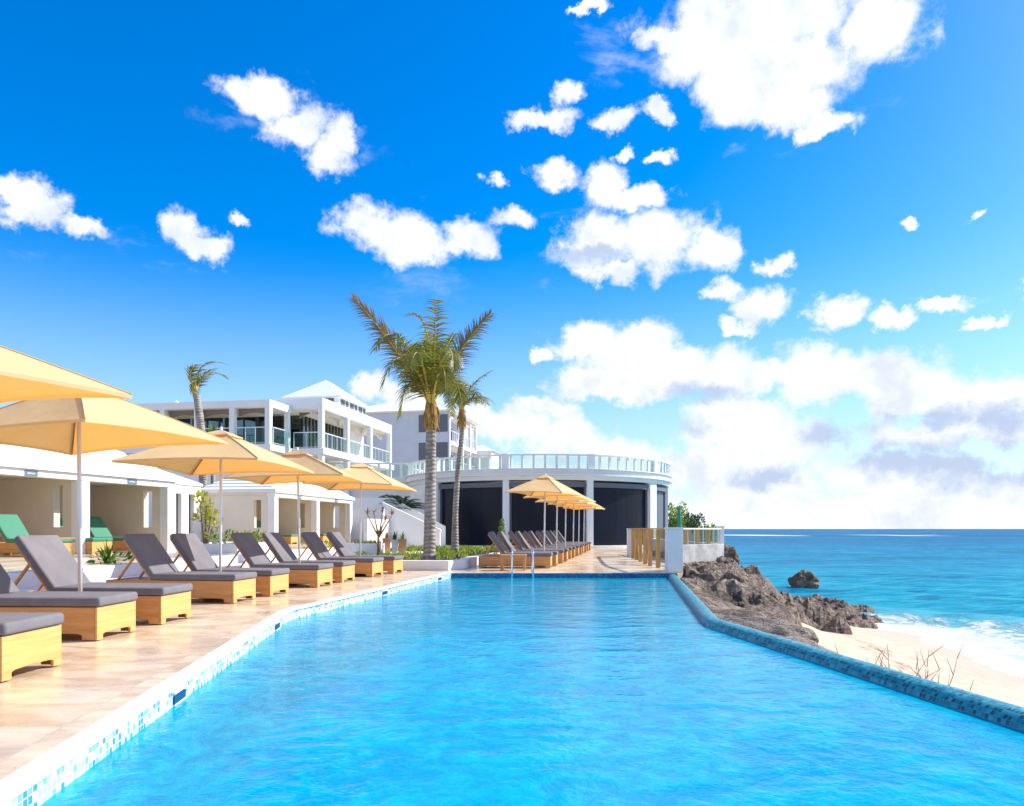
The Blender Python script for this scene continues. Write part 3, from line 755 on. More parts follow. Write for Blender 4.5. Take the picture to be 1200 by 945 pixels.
# ------------------------------------------------------------------ railing by the sea
def railing():
    root = empty('timber_railing', (4.42,20,0), 0, 'timber post railing running back from the white pillar, with thin top rail', 'railing')
    line = [Vector((4.42,20.9,0)),Vector((4.34,22.3,0)),Vector((4.32,23.5,0)),Vector((4.38,24.7,0)),Vector((4.5,26.3,0)),Vector((4.66,28.1,0)),Vector((4.8,29.8,0))]
    o = Vector((4.42,20,0))
    for p in line:
        q = p-o; MB().box(q.x-.055,q.x+.055,q.y-.09,q.y+.09,.005,1.13).build('post', M['wood_post'], root, bevel=.006)
    for a, b_ in zip([Vector((4.42,20.0,0))]+line, line+[Vector((4.95,31.2,0))]):
        a = a-o; b_ = b_-o
        MB().bar((a.x,a.y,1.155),(b_.x,b_.y,1.155),.10,.04).build('top_rail', M['wood_post'], root)
railing()
MB_p = MB().box(-.17,.17,-.17,.17,0,1.17)
def pillar(x, y, sx_, sy_, h, z0, label, m=None):
    root = empty('pillar', (x,y,z0), 0, label, 'pillar')
    MB().box(-sx_/2,sx_/2,-sy_/2,sy_/2,0,h).build('shaft', m or M['stucco'], root, bevel=.008)
    MB().box(-sx_/2-.015,sx_/2+.015,-sy_/2-.015,sy_/2+.015,h+.001,h+.045).build('cap', m or M['stucco'], root, bevel=.006)
pillar(4.30,19.95,.40,.40,1.14,.003,'square white pillar at the far right corner of the pool')
pillar(5.0,31.5,.32,.32,1.12,.003,'grey white pillar where the timber railing ends, far along the deck')
# sea wall with a railing on it
def sea_wall():
    root = empty('sea_wall', (4.55,20.1,0), 0, 'weathered grey concrete sea wall with rough stone foot, right of the white pillar', 'wall')
    A, B, C = Vector((-.02,.05,0)), Vector((1.62,1.75,0)), Vector((1.75,14,0))
    t = (B-A).normalized(); n_ = Vector((-t.y,t.x,0))
    poly = [A, B, Vector((1.72,14,0)), Vector((1.50,14,0)), B+Vector((-.24,.02,0)), A+n_*.25]
    MB().prism([(p.x,p.y) for p in poly], .22, .72).build('wall', M['concrete'], root, bevel=.015)
    mb = MB(); random.seed(4)
    for i in range(46):
        u = random.random(); p = A.lerp(B, u)-n_*random.uniform(0,.05); s_ = random.uniform(.06,.14); z = random.uniform(-.15,.2)
        vs = []
        b0 = bmesh.new(); bmesh.ops.create_icosphere(b0, subdivisions=1, radius=s_)
        for v in b0.verts: v.co = Vector((v.co.x*1.2, v.co.y, v.co.z*.8))*random.uniform(.85,1.1)+p+Vector((0,0,z))
        mb.add([v.co.copy() for v in b0.verts], [tuple(v.index for v in f.verts) for f in b0.faces]); b0.free()
    mb.build('stone_foot', rockm_stone, root)
    MB().prism([(p.x,p.y) for p in poly], -.6, .215).build('footing', rockm_stone, root)
    r2 = empty('sea_rail', (4.55,20.1,.72), 0, 'low railing of timber posts under a white top rail, standing on the sea wall', 'railing')
    def on(a, b_, k): return a.lerp(b_, k)+Vector((-.04,.1,0))
    pts = [on(A,B,k) for k in (.16,.42,.68)]+[on(B,C,k)+Vector((-.08,0,0)) for k in (.12,.3,.5,.7,.9)]
    for p in pts: MB().box(p.x-.04,p.x+.04,p.y-.04,p.y+.04,.003,.41).build('post', M['wood_post'], r2, bevel=.004)
    for (a, b_) in ((on(A,B,0), on(B,B,0)), (on(B,B,0)+Vector((-.08,.1,0)), on(C,C,0)+Vector((-.08,0,0)))):
        MB().bar((a.x,a.y,.435),(b_.x,b_.y,.435),.10,.04).build('top_rail', M['stucco'], r2)
        MB().bar((a.x,a.y,.21),(b_.x,b_.y,.21),.012,.38).build('glass_panel', M['rail_glass'], r2)
    for k in (.0,.2,.35,.55,.8,.92):
        p = on(A,B,k) if k < 1 else B
        MB().box(p.x-.012,p.x+.012,p.y-.012,p.y+.012,.003,.41).build('baluster', M['stucco'], r2)
    pillar(4.55+1.55, 20.1+1.86, .16,.16,.47,.722,'slim white end post at the outer corner of the sea wall')
rockm_stone = rock_mat('stone_foot', (.34,.25,.16), (.48,.38,.26), (.20,.14,.10), 2.5)
sea_wall()

# ------------------------------------------------------------------ rocks
def ridged(p, oct_=5, lac=2.1, g=.5):
    s = 0; a = 1; q = Vector(p)
    for _ in range(oct_):
        s += a*(1-abs(noise.noise(q))*2); q = q*lac; a *= g
    return s
ROCKP = [(2.2,9.5),(4.4,10.4),(5.9,13.0),(7.3,16.8),(9.3,21.2),(11.4,24.2),(15.2,29.2),(16.8,32.6),(15.0,35.2),(11,34.5),(8,36),(2.5,38)]
def poly_dist(x, y):        # negative inside
    ins = False; dm = 1e9; P = ROCKP
    for i in range(len(P)):
        x1, y1 = P[i]; x2, y2 = P[i-1]
        if (y1 > y) != (y2 > y) and x < (x2-x1)*(y-y1)/(y2-y1)+x1: ins = not ins
        dx, dy = x2-x1, y2-y1; t = max(0, min(1, ((x-x1)*dx+(y-y1)*dy)/(dx*dx+dy*dy)))
        dm = min(dm, math.hypot(x-x1-t*dx, y-y1-t*dy))
    return -dm if ins else dm
def outcrop():
    # control points of the top surface: x, y, z
    cps = [(4.7,19.9,.12),(5.4,20.5,.16),(6.25,21.6,.22),(5.6,19.6,-.15),(6.9,22.6,-.1),(7.3,23,-.4),(8.2,24,-.85),(9.4,25.5,-1.25),(11.2,28,-1.6),(12.8,30,-1.6),(15.6,33,-2.25),(17.5,34.5,-2.7),
           (4.2,17.5,-.35),(5.0,16,-.5),(5.8,18,-.7),(6.6,19.5,-.9),(7.4,21,-1.2),(8.6,22,-1.5),(3.9,14,-.75),(4.6,13,-1.1),(5.6,14.5,-1.5),(6.4,16.2,-1.7),
           (10.0,24,-1.8),(11.4,25,-2.1),(13,27,-2.3),(14.3,29.5,-2.35),(8.2,19.6,-2.05),(7.0,17,-2.2),(9.5,21.5,-2.3),(6,12,-2.2),(12.2,24,-2.8),(16,30,-3.0),(18,33,-3.2),
           (7.0,26,-1.1),(7,30,-1.4),(9,31,-1.7),(12,34,-2.3),(15,37,-3),(8,36,-2.2),(3.4,11.5,-1.2),(6.8,14,-2.4),(4.6,10.5,-2.2)]
    nx, ny = 250, 340; x0, x1, y0, y1 = 2.85, 18.5, 10.2, 37.5
    vs = []
    for j in range(ny+1):
        Y = y0+(y1-y0)*j/ny
        for i in range(nx+1):
            X = x0+(x1-x0)*i/nx
            sw = sz = 0
            for (a, c, z) in cps:
                w_ = 1/((X-a)**2+(Y-c)**2+.12)**1.7; sw += w_; sz += w_*z
            z = sz/sw
            r = ridged((X*.42+.2*Y, Y*.30-.1*X, 1.7), 6)
            f = smooth(-2.9, -1.9, z)
            q = ridged((X*1.3, Y*1.3, 4.0), 4)
            jag = smooth(17, 20, Y+.6*(X-5))                # smooth rock near the pool, jagged beyond
            st_ = ridged((X*.9+.5*Y, Y*2.2-.9*X, 7.0), 5)
            z += ((r-1.05)*.26+(q-.95)*.16*jag+(st_-.95)*.15*jag)*(.40+.60*jag)*(.35+.65*f)
            e = edge_x(Y)
            if Y < 19.6 and X < e+.06: z = min(z, -.45)
            if Y > 18.9 and X < 4.66: z = min(z, -.12)
            if Y >= 19.6 and X < 6.15 and Y > 20.2+(X-4.5)*1.03: z = min(z, -.08)
            # stop at the sand
            sd0 = -poly_dist(X, Y)+1.1*noise.noise(Vector((X*.7,Y*.7,5)))+.35*noise.noise(Vector((X*2.3,Y*2.3,8)))
            k_ = smooth(-.1, 1.3, sd0); z = (z-.10*smooth(6.2, 8.5, X)+.12*smooth(9, 13, X))*k_+(-3.6)*(1-k_)
            # fade under the ground at the patch border
            m_ = min((X-x0)/.01+9, (x1-X)/1.5, (Y-y0)/1.2, (y1-Y)/2.0); m_ = max(0, min(1, m_))
            z = z*m_+(-4.2)*(1-m_)
            vs.append((X+.06*noise.noise(Vector((X*3,Y*3,9))), Y, z))
    n_ = nx+1
    fs = [(j*n_+i, j*n_+i+1, (j+1)*n_+i+1, (j+1)*n_+i) for j in range(ny) for i in range(nx)]
    o = MB().add(vs, fs).build('rock_outcrop', M['rock'], fix=False)
    tag(o, 'jagged brown rock outcrop running from the sea wall down into the surf', 'rocks')
outcrop()
def boulder(x, y, z, sx_, sy_, sz_, seed, m, label, name='boulder', amp=.22, fr=1.1):
    b0 = bmesh.new(); bmesh.ops.create_icosphere(b0, subdivisions=5, radius=1)
    for v in b0.verts:
        p = v.co.copy(); d = 1+amp*noise.noise(p*fr+Vector((seed,seed*2,0)))*1.6+.35*amp*(ridged(p*2.4+Vector((seed,0,0)), 4)-.9)
        v.co = Vector((p.x*sx_*d, p.y*sy_*d, p.z*sz_*d))
    me = bpy.data.meshes.new(name); b0.to_mesh(me); b0.free(); me.materials.append(m)
    for p in me.polygons: p.use_smooth = True
    o = bpy.data.objects.new(name, me); COL.objects.link(o); o.location = (x,y,z); o.rotation_euler = (0,0,seed*.7)
    tag(o, label, 'rock'); return o
boulder(4.2,14.8,-1.12,.9,1.7,.68,1.3,M['rock_smooth'],'large smooth pinkish grey boulder against the infinity rim, under the jagged rocks')
boulder(3.95,12.0,-1.1,.95,1.6,.62,2.9,M['rock_smooth'],'smooth grey boulder just outside the bend of the infinity rim')
boulder(4.7,12.4,-1.35,.9,1.3,.6,5.1,M['rock_smooth'],'low rounded rock on the sand where the boulders end')
boulder(17.9,46,-2.35,.85,.7,.9,3.7,M['rock'],'isolated brown rock standing in the shallow sea','sea_rock',.38,1.6)
boulder(6.62,23.0,.2,.2,.3,.42,6.2,M['rock'],'dark upright rock behind the end of the sea wall','boulder',.3,1.4)

# ------------------------------------------------------------------ plants
def leafy(n, c, r, size, mb, up=.3, squash=1.0):
    for _ in range(n):
        while True:
            p = Vector((random.uniform(-1,1), random.uniform(-1,1), random.uniform(-1,1)))
            if .25 < p.length < 1: break
        q = Vector((c[0]+p.x*r[0], c[1]+p.y*r[1], c[2]+p.z*r[2]))
        d = (p+Vector((random.uniform(-.6,.6),random.uniform(-.6,.6),random.uniform(-.4,.6)+up))).normalized()
        s = size*random.uniform(.6,1.3); sd_ = d.cross(Vector((random.random(),random.random(),random.random()))).normalized()
        a = q; tip = q+d*s; w_ = sd_*s*.24; m_ = q+d*s*.5+d.cross(sd_)*s*.06
        mb.add([a, m_+w_, tip, m_-w_], [(0,1,2,3)])
def spiky(n, c, ln, mb, wdt=.05, spread=1.0, seg=4, droop=.35):
    for _ in range(n):
        az = random.uniform(0, 2*math.pi); el = random.uniform(.25, 1.45); L_ = ln*random.uniform(.7,1.15)
        h_ = Vector((math.cos(az), math.sin(az), 0)); sd_ = Vector((-math.sin(az), math.cos(az), 0))
        vs = []
        for i in range(seg+1):
            t = i/seg; p = Vector(c)+h_*L_*t*math.cos(el)*spread+Vector((0,0,L_*(t*math.sin(el)-droop*t*t*math.cos(el))))
            w_ = wdt*(1-t)**.7*(.5+1.2*min(t*3,1)*.5)+.002
            vs += [p-sd_*w_, p+sd_*w_]
        mb.add(vs, [(2*i,2*i+1,2*i+3,2*i+2) for i in range(seg)])
def frond(mb, mbs, pts, leaf_len, side_n=34, hang=.55, seed=0, thin=.02, wind=Vector((0,0,0)), upv0=None):
    """rachis through control points; leaflets on both sides"""
    rs = random.Random(seed); P = [Vector(p) for p in pts]
    def bez(t):
        q = P[:]
        while len(q) > 1: q = [a.lerp(b_, t) for a, b_ in zip(q, q[1:])]
        return q[0]
    U0 = upv0 or Vector((rs.uniform(-.4,.4), rs.uniform(-.5,.1), 1))
    N = 14
    mbs.tube([bez(i/N) for i in range(N+1)], [.035*(1-i/N)**.8+.006 for i in range(N+1)], 5)
    for i in range(side_n):
        t = .14+.86*(i+.5)/side_n
        p = bez(t); tg = (bez(min(1,t+.02))-bez(max(0,t-.02))).normalized()
        sd_ = tg.cross(U0)
        if sd_.length < .15: sd_ = tg.cross(Vector((0,1,0)))
        sd_.normalize(); upv = sd_.cross(tg)
        L_ = leaf_len*(.42+.58*math.sin(math.pi*min(1, (t*.92+.06)))**.7)*(1-.35*t*t)*rs.uniform(.8,1.12)
        for sg in (-1, 1):
            if rs.random() < .05: continue
            d = (sd_*sg*.85+tg*(1.25 if upv0 else .62)+upv*.22+Vector((rs.uniform(-.15,.15),rs.uniform(-.15,.15),rs.uniform(-.15,.1)))).normalized()
            pr = p; vs = []; dd = d.copy(); w0 = thin*rs.uniform(.8,1.3); wv_ = tg.cross(d).cross(d).normalized()
            K = 4
            for k in range(K+1):
                u = k/K; w_ = w0*(1-u**1.6)+.002
                vs += [pr-wv_*w_, pr+wv_*w_]
                dd = (dd+Vector((0,0,-hang*rs.uniform(.6,1.2)*.55))+wind*.25).normalized(); pr = pr+dd*L_/K
            mb.add(vs, [(2*k,2*k+1,2*k+3,2*k+2) for k in range(K)])
def palm(name, base, trunk_pts, radii, fronds, leaf_len, label, fibre=True, n_leaf=34, hang=.5, wind=Vector((0,0,0)), thin=.02, cat='palm tree', group=None):
    root = empty(name, base, 0, label, cat, group)
    tp = [Vector(p) for p in trunk_pts]
    # smooth trunk with slight rings
    pts, rr = [], []
    N = 60
    for i in range(N+1):
        u = i/N*(len(tp)-1); k = min(int(u), len(tp)-2); f = u-k
        p0, p1, p2, p3 = tp[max(k-1,0)], tp[k], tp[k+1], tp[min(k+2,len(tp)-1)]
        p = .5*((2*p1)+(p2-p0)*f+(2*p0-5*p1+4*p2-p3)*f*f+(3*p1-p0-3*p2+p3)*f**3)
        pts.append(p); rr.append((radii[k]*(1-f)+radii[k+1]*f)*(1+random.uniform(-.02,.02)))
    MB().tube(pts, rr, 20).build('trunk', M['trunk'], root, smooth=True)
    top = tp[-1]
    if fibre:
        r0 = radii[-1]
        fb = MB(); prof_ = [(r0*1.0,top.z-.55),(r0*1.35,top.z-.4),(r0*1.5,top.z-.1),(r0*1.25,top.z+.2),(r0*.8,top.z+.5),(r0*.4,top.z+.75)]
        fb.lathe(prof_, 18, (top.x, top.y)); o = fb.build('crown_shaft', M['fibre'], root, smooth=True)
        hb = MB()
        for i in range(26):
            az = random.uniform(0,6.28); z = top.z+random.uniform(-.5,.1); r_ = r0*1.42
            p = Vector((top.x+r_*math.cos(az)*.95, top.y+r_*math.sin(az)*.95, z+.1)); q = p+Vector((math.cos(az)*.05, math.sin(az)*.05, -random.uniform(.15,.4)))
            hb.tube([p, p.lerp(q,.5)+Vector((math.cos(az)*.03,math.sin(az)*.03,0)), q], [.02,.015,.005], 5)
        hb.build('fibre_strands', M['fibre'], o)
    for i, (pp, dry) in enumerate(fronds):
        mb, mbs = MB(), MB()
        frond(mb, mbs, [top+Vector((0,0,.15))]+[top+Vector(q) for q in pp], leaf_len*(.82 if dry else 1), n_leaf+(20 if dry else 0), hang*(.7 if dry else 1), i*7+3, thin, wind, Vector((0,-1,.3)) if dry else None)
        st = mbs.build('frond', M['rachis'], root, smooth=True)
        mb.build('leaflets', M['frond_dry'] if dry else M['frond'], st, fix=False)
    return root
# big coconut palm: base at 22 m
s = 22/F
big = []
def rel(px, py, dy=0, cx=505, cy=470): return ((px-cx)*s, dy, (cy-py)*s)
big += [([rel(488,430,-.1),rel(455,380,-.3),rel(418,341,-.5)],1), ([rel(520,430,.1),rel(535,390,.3),rel(575,348,.5)],1),
        ([rel(509,430,-.3),rel(512,400,-.8),rel(516,352,-1.2)],0), ([rel(507,420,.5),rel(520,380,.9),rel(528,362,1.4)],0),
        ([rel(495,425,-.3),rel(478,375,-.7),rel(462,378,-1.3),rel(450,412,-1.6)],0), ([rel(497,420,.4),rel(480,365,.9),rel(470,370,1.5),rel(462,420,1.8)],0),
        ([rel(500,415,.2),rel(492,372,.6),rel(486,366,1.1),rel(478,395,1.5)],0), ([rel(514,420,-.4),rel(528,388,-1.0),rel(534,402,-1.5),rel(537,435,-1.8)],0),
        ([rel(500,430,-.6),rel(482,400,-1.3),rel(468,415,-1.8),rel(462,455,-2.0)],0), ([rel(515,430,.5),rel(526,405,1.1),rel(534,420,1.6),rel(536,450,1.8)],0),
        ([rel(503,435,-.8),rel(500,405,-1.6),rel(498,410,-2.2),rel(495,440,-2.6)],0), ([rel(512,440,-.6),rel(522,415,-1.3),rel(528,425,-1.9),rel(530,460,-2.2)],0),
        ([rel(494,440,.2),rel(476,415,.5),rel(468,430,.8),rel(464,468,.9)],0), ([rel(508,425,-.1),rel(506,385,-.2),rel(500,360,-.5),rel(488,362,-.8)],0)]
palm('coconut_palm', (-2.42,22,.2), [(-.02,0,-.2),(-.0,0,.3),(.02,0,1.5),(.04,0,3.0),(.05,0,4.35)], [.27,.18,.165,.155,.14], big, .84,
     'tall coconut palm with ringed grey trunk and ragged crown, rising behind the low pool wall', n_leaf=46, hang=.55, thin=.02, wind=Vector((-.15,0,0)))
s = 30/F
def rel2(px, py, dy=0): return ((px-541)*s, dy, (487-py)*s)
sm = [([rel2(543,465),rel2(555,447,-.3),rel2(577,438,-.5)],0), ([rel2(545,468),rel2(562,455,.3),rel2(579,470,.5)],0), ([rel2(539,465,-.2),rel2(532,450,-.5),rel2(527,455,-.9),rel2(527,478,-1.1)],0),
      ([rel2(541,462,.2),rel2(540,448,.5),rel2(545,445,.9)],0), ([rel2(544,470,-.4),rel2(552,456,-.9),rel2(560,462,-1.3),rel2(562,480,-1.5)],0),
      ([rel2(538,468,.3),rel2(531,455,.8),rel2(527,462,1.2),rel2(526,482,1.4)],0), ([rel2(545,472,-.3),rel2(556,464,-.5),rel2(566,468,-.6),rel2(572,478,-.7)],0), ([rel2(540,466,-.6),rel2(541,455,-1.1),rel2(543,458,-1.7),rel2(543,475,-2)],0)]
palm('coconut_palm', ((533-600)*s,30,.2), [(0,0,-.2),(.02,0,1.5),(.12,0,3.2),(.27,0,4.6),(.27,0,5.5)], [.18,.115,.105,.10,.09], sm, .62,
     'slimmer coconut palm with a slightly curved trunk, right of the big palm', n_leaf=30, hang=.45, thin=.02)
s = 36/F
def rel3(px, py, dy=0): return ((px-230)*s, dy, (462-py)*s)
wl = [([rel3(228,440),rel3(232,420),rel3(248,420,.2),rel3(264,426,.3)],0), ([rel3(229,445,.3),rel3(238,428,.5),rel3(250,432,.7),rel3(258,440,.8)],0), ([rel3(226,450,-.2),rel3(222,436,-.4),rel3(232,428,-.6),rel3(246,432,-.8)],0),
      ([rel3(226,448),rel3(222,440,.3),rel3(221,452,.5),rel3(220,462,.6)],0), ([rel3(232,448,-.5),rel3(240,436,-.9),rel3(250,440,-1.2)],0), ([rel3(228,446,.4),rel3(230,432,.9),rel3(242,424,1.3)],0)]
palm('coconut_palm', ((237-600)*s,36,.45), [(0,0,0),(.05,0,2),(0,0,4.5),(-.12,0,6.0),(-.28,0,7.15)], [.26,.19,.19,.18,.15], wl, .55,
     'windswept palm bent to the right in front of the villa at the left', fibre=False, n_leaf=26, hang=.25, wind=Vector((.9,0,0)), thin=.024)
def bush_palm():
    x, y = (249-600)*37/F, 37.0
    root = empty('yucca_tree', (x,y,.45), 0, 'spiky green yucca beside the windswept palm, in front of the villa windows', 'yucca')
    MB().tube([(0,0,0),(.03,0,2.6),(0,0,5.0)], [.14,.11,.09], 10).build('trunk', M['trunk'], root, smooth=True)
    mb = MB(); random.seed(3)
    for z in (4.4,4.9,5.3): spiky(34, (0,0,z), .75, mb, .035)
    mb.build('crown', M['leaf'], root, fix=False)
bush_palm()
# bed with ground cover around the big palm
BED = [(-6.35,30.5),(-5.6,24.5),(-4.3,22.0),(-3.35,20.85),(-1.75,20.75),(-1.35,21.6),(-1.15,23.5),(.2,31),(1.3,37),(-6,39)]
def bed():
    n = len(BED)
    root = empty('planter_bed', (0,0,0), 0, 'low white walled planting bed around the two palms beyond the pool', 'planter')
    c = Vector((sum(p[0] for p in BED)/n, sum(p[1] for p in BED)/n))
    ins = []
    for i in range(n):
        a = Vector(BED[i-1]); p = Vector(BED[i]); q = Vector(BED[(i+1)%n]); t = ((p-a).normalized()+(q-p).normalized()).normalized(); nn = Vector((t.y,-t.x))
        if (c-p).dot(nn) < 0: nn = -nn
        ins.append(tuple(p+nn*.34))
    vs = [(x,y,.004) for x, y in BED]+[(x,y,.27) for x, y in BED]+[(x,y,.27) for x, y in ins]+[(x,y,.1) for x, y in ins]
    fs = []
    for i in range(n):
        j = (i+1)%n
        fs += [(i,j,n+j,n+i),(n+i,n+j,2*n+j,2*n+i),(2*n+i,2*n+j,3*n+j,3*n+i)]
    MB().add(vs, fs).build('low_wall', M['stucco'], root, bevel=.012)
    MB().add([(x,y,.2) for x, y in ins], [tuple(range(n))]).build('soil', M['soil'], root, fix=False)
    random.seed(11); mb = MB(); mb2 = MB()
    from mathutils.geometry import intersect_point_tri_2d
    def inside(x, y, P):
        r = False
        for i in range(len(P)):
            x1, y1 = P[i]; x2, y2 = P[i-1]
            if (y1 > y) != (y2 > y) and x < (x2-x1)*(y-y1)/(y2-y1)+x1: r = not r
        return r
    cnt = 0
    while cnt < 900:
        x, y = random.uniform(-6.3,1.3), random.uniform(20.8,39)
        if not inside(x, y, ins): continue
        cnt += 1
        if y < 22.2 and random.random() < .6: continue
        leafy(9, (x,y,.2), (.16,.16,.10), .10, mb2 if random.random() < .28 else mb, .5)
    tag(mb.build('ground_cover', M['leaf'], None, fix=False), 'low green ground cover filling the palm bed', 'ground cover', kind='stuff')
    tag(mb2.build('ground_cover', M['leaf_y'], None, fix=False), 'yellow green ground cover mixed through the palm bed', 'ground cover', kind='stuff')
bed()
# small black spotlight on the bed wall
def spot():
    root = empty('garden_spotlight', (-1.52,21.05,.272), 0, 'small black garden spotlight on the low white wall by the palms', 'spotlight')
    MB().tube([(0,0,0),(0,0,.07)], .012, 8).build('stake', M['dark_metal'], root)
    MB().tube([(-.04,0,.15),(.06,.02,.05)], [.045,.03], 12).build('lamp_head', M['dark_metal'], root, smooth=True)
spot()

# ------------------------------------------------------------------ cabanas
def cabana(name, origin, rz, nb, bay, depth, label, z0=.45, ft=2.75, roof_h=1.15, end_win=False, left_hidden=0):
    """front runs along local +y and faces +x"""
    root = empty(name, (origin[0], origin[1], z0), rz, label, 'cabana', 'white cabanas behind the left row of loungers')
    h = ft-z0; beam0 = h-.28; L_ = nb*bay; cw = .34
    # posts
    for i in range(nb+1):
        y = i*bay; MB().box(-.30,0,y-cw/2,y+cw/2,0,beam0).build('column', M['stucco'], root, bevel=.01)
    MB().box(-.34,.02,-cw/2,L_+cw/2,beam0+.001,h-.10).build('beam', M['stucco'], root, bevel=.006)
    MB().box(-depth-.15,.10,-cw/2-.10,L_+cw/2+.10,h-.097,h).build('fascia', M['stucco'], root, bevel=.006)
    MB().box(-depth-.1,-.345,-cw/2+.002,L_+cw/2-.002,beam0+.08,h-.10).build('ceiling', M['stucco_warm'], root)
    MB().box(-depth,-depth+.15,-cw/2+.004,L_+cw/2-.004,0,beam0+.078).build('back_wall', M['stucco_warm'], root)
    # party walls with a tall slit opening near the front
    for i in range(nb+1):
        y = i*bay; t = .12; x0, x1 = -depth+.152, -.302; sl0, sl1, s0, s1 = -.95, -.62, .75, beam0-.12
        mb = MB()
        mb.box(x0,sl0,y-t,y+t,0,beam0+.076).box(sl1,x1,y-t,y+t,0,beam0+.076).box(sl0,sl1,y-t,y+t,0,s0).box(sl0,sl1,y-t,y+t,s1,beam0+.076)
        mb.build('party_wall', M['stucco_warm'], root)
    # stepped white hip roof
    steps = 7; mb = MB()
    X0, X1, Y0, Y1 = -depth-.13, .08, -cw/2-.08, L_+cw/2+.08; z = h+.002; dz = roof_h/steps; run = (X1-X0)/2*.92/steps
    for k in range(steps):
        a = k*run
        p = [(X0+a,Y0+a),(X1-a,Y0+a),(X1-a,Y1-a),(X0+a,Y1-a)]; q = [(X0+a+run*.98,Y0+a+run*.98),(X1-a-run*.98,Y0+a+run*.98),(X1-a-run*.98,Y1-a-run*.98),(X0+a+run*.98,Y1-a-run*.98)]
        mb.add([(x,y,z) for x, y in p]+[(x,y,z+.045) for x, y in p]+[(x,y,z+dz) for x, y in q], [(0,1,5,4),(1,2,6,5),(2,3,7,6),(3,0,4,7),(4,5,9,8),(5,6,10,9),(6,7,11,10),(7,4,8,11),(8,9,10,11),(3,2,1,0)]); z += dz
    mb.build('roof', M['roof'], root)
    for i in range(nb):
        y = (i+.5)*bay; s_ = MB().box(.022,.034,y-.19,y+.19,h-.27,h-.13).build('number_plate', M['sign'], root)
        MB().box(.035,.037,y-.12,y+.10,h-.215,h-.195).build('plate_mark', M['pot_white'], s_)
    return root
cab1 = cabana('cabana', (-13.33,13.77), R(-13.5), 3, 3.5, 3.1, 'white flat fronted cabana at the far left, with two open bays in view', roof_h=1.0)
cab2 = cabana('cabana', (-9.72,31.0), R(-8.7), 2, 4.25, 3.3, 'smaller white cabana with stepped roof between the villa and the palm', roof_h=1.0)
MB().box(-1.05,-.85,-.31,-.18,.75,2.0)
# link wall with three narrow windows
def link_wall():
    root = empty('garden_wall', (-13.32,28.4,.45), R(-11), 'bright white wall with three narrow dark windows between the two cabanas', 'wall')
    L_ = 2.62; ys = [.28,.97,1.78]; wd = .36; z0, z1 = .3, 2.1; hh = 2.45; mb = MB(); y = 0
    for a in ys:
        mb.box(-.25,0,y,a,0,hh).box(-.25,0,a,a+wd,0,z0).box(-.25,0,a,a+wd,z1,hh); y = a+wd
    mb.box(-.25,0,y,L_,0,hh); mb.build('wall', M['stucco'], root)
    for a in ys:
        f = MB().box(-.2,-.17,a+.002,a+wd-.002,z0+.002,z1-.002).build('window', M['glass'], root)
        MB().box(-.16,-.13,a+.03,a+.07,z0+.004,z1-.004).build('frame', M['dark_metal'], f)
        MB().box(-.24,-.22,a+.002,a+wd-.002,z0+.002,z1-.002).build('blind', M['mat_grey'], f)
    MB().box(-3.2,.06,-.02,L_+.04,hh+.002,hh+.1).build('coping', M['stucco'], root)
    mb = MB(); mb.add([(-3.2,-.02,hh+.102),(.06,-.02,hh+.102),(.06,L_,hh+.102),(-3.2,L_,hh+.102),(-1.6,1.2,hh+.8),(-1.6,L_-1.2,hh+.8)], [(0,1,4),(1,2,5,4),(2,3,5),(3,0,4,5)])
    mb.build('roof', M['roof'], root)
link_wall()
# green loungers inside the cabanas
gp = make_lounger(M['green_cushion'], '')
gl = [(-11.3,18.9,-13,'green cushioned lounger inside the nearest cabana bay at the left edge'),(-11.1,22.5,-13,'green cushioned lounger inside the second cabana bay, back raised'),
      (-11.4,20.9,-13,'flat lying green topped lounger beside the column of the far left cabana'),(-9.9,34.2,-9,'green lounger low in the near bay of the smaller cabana'),(-9.3,37.6,-9,'green lounger in the far bay of the smaller cabana')]
for i, (x, y, a, lb) in enumerate(gl):
    o = gp if i == 0 else copy_tree(gp); o.location = (x,y,.46); o.rotation_euler = (0,0,R(a)); tag(o, lb, 'sun lounger', 'green loungers inside the cabanas')
def stool(x, y, z, lb):
    root = empty('side_table', (x,y,z), R(-13), lb, 'side table')
    MB().box(-.25,.25,-.25,.25,.42,.46).build('table_top', M['wood'], root)
    for a in (-.21,.21):
        for c in (-.21,.21): MB().box(a-.03,a+.03,c-.03,c+.03,0,.42).build('leg', M['wood'], root)
stool(-11.9,19.75,.46,'small wooden table between the green loungers in the left cabana')

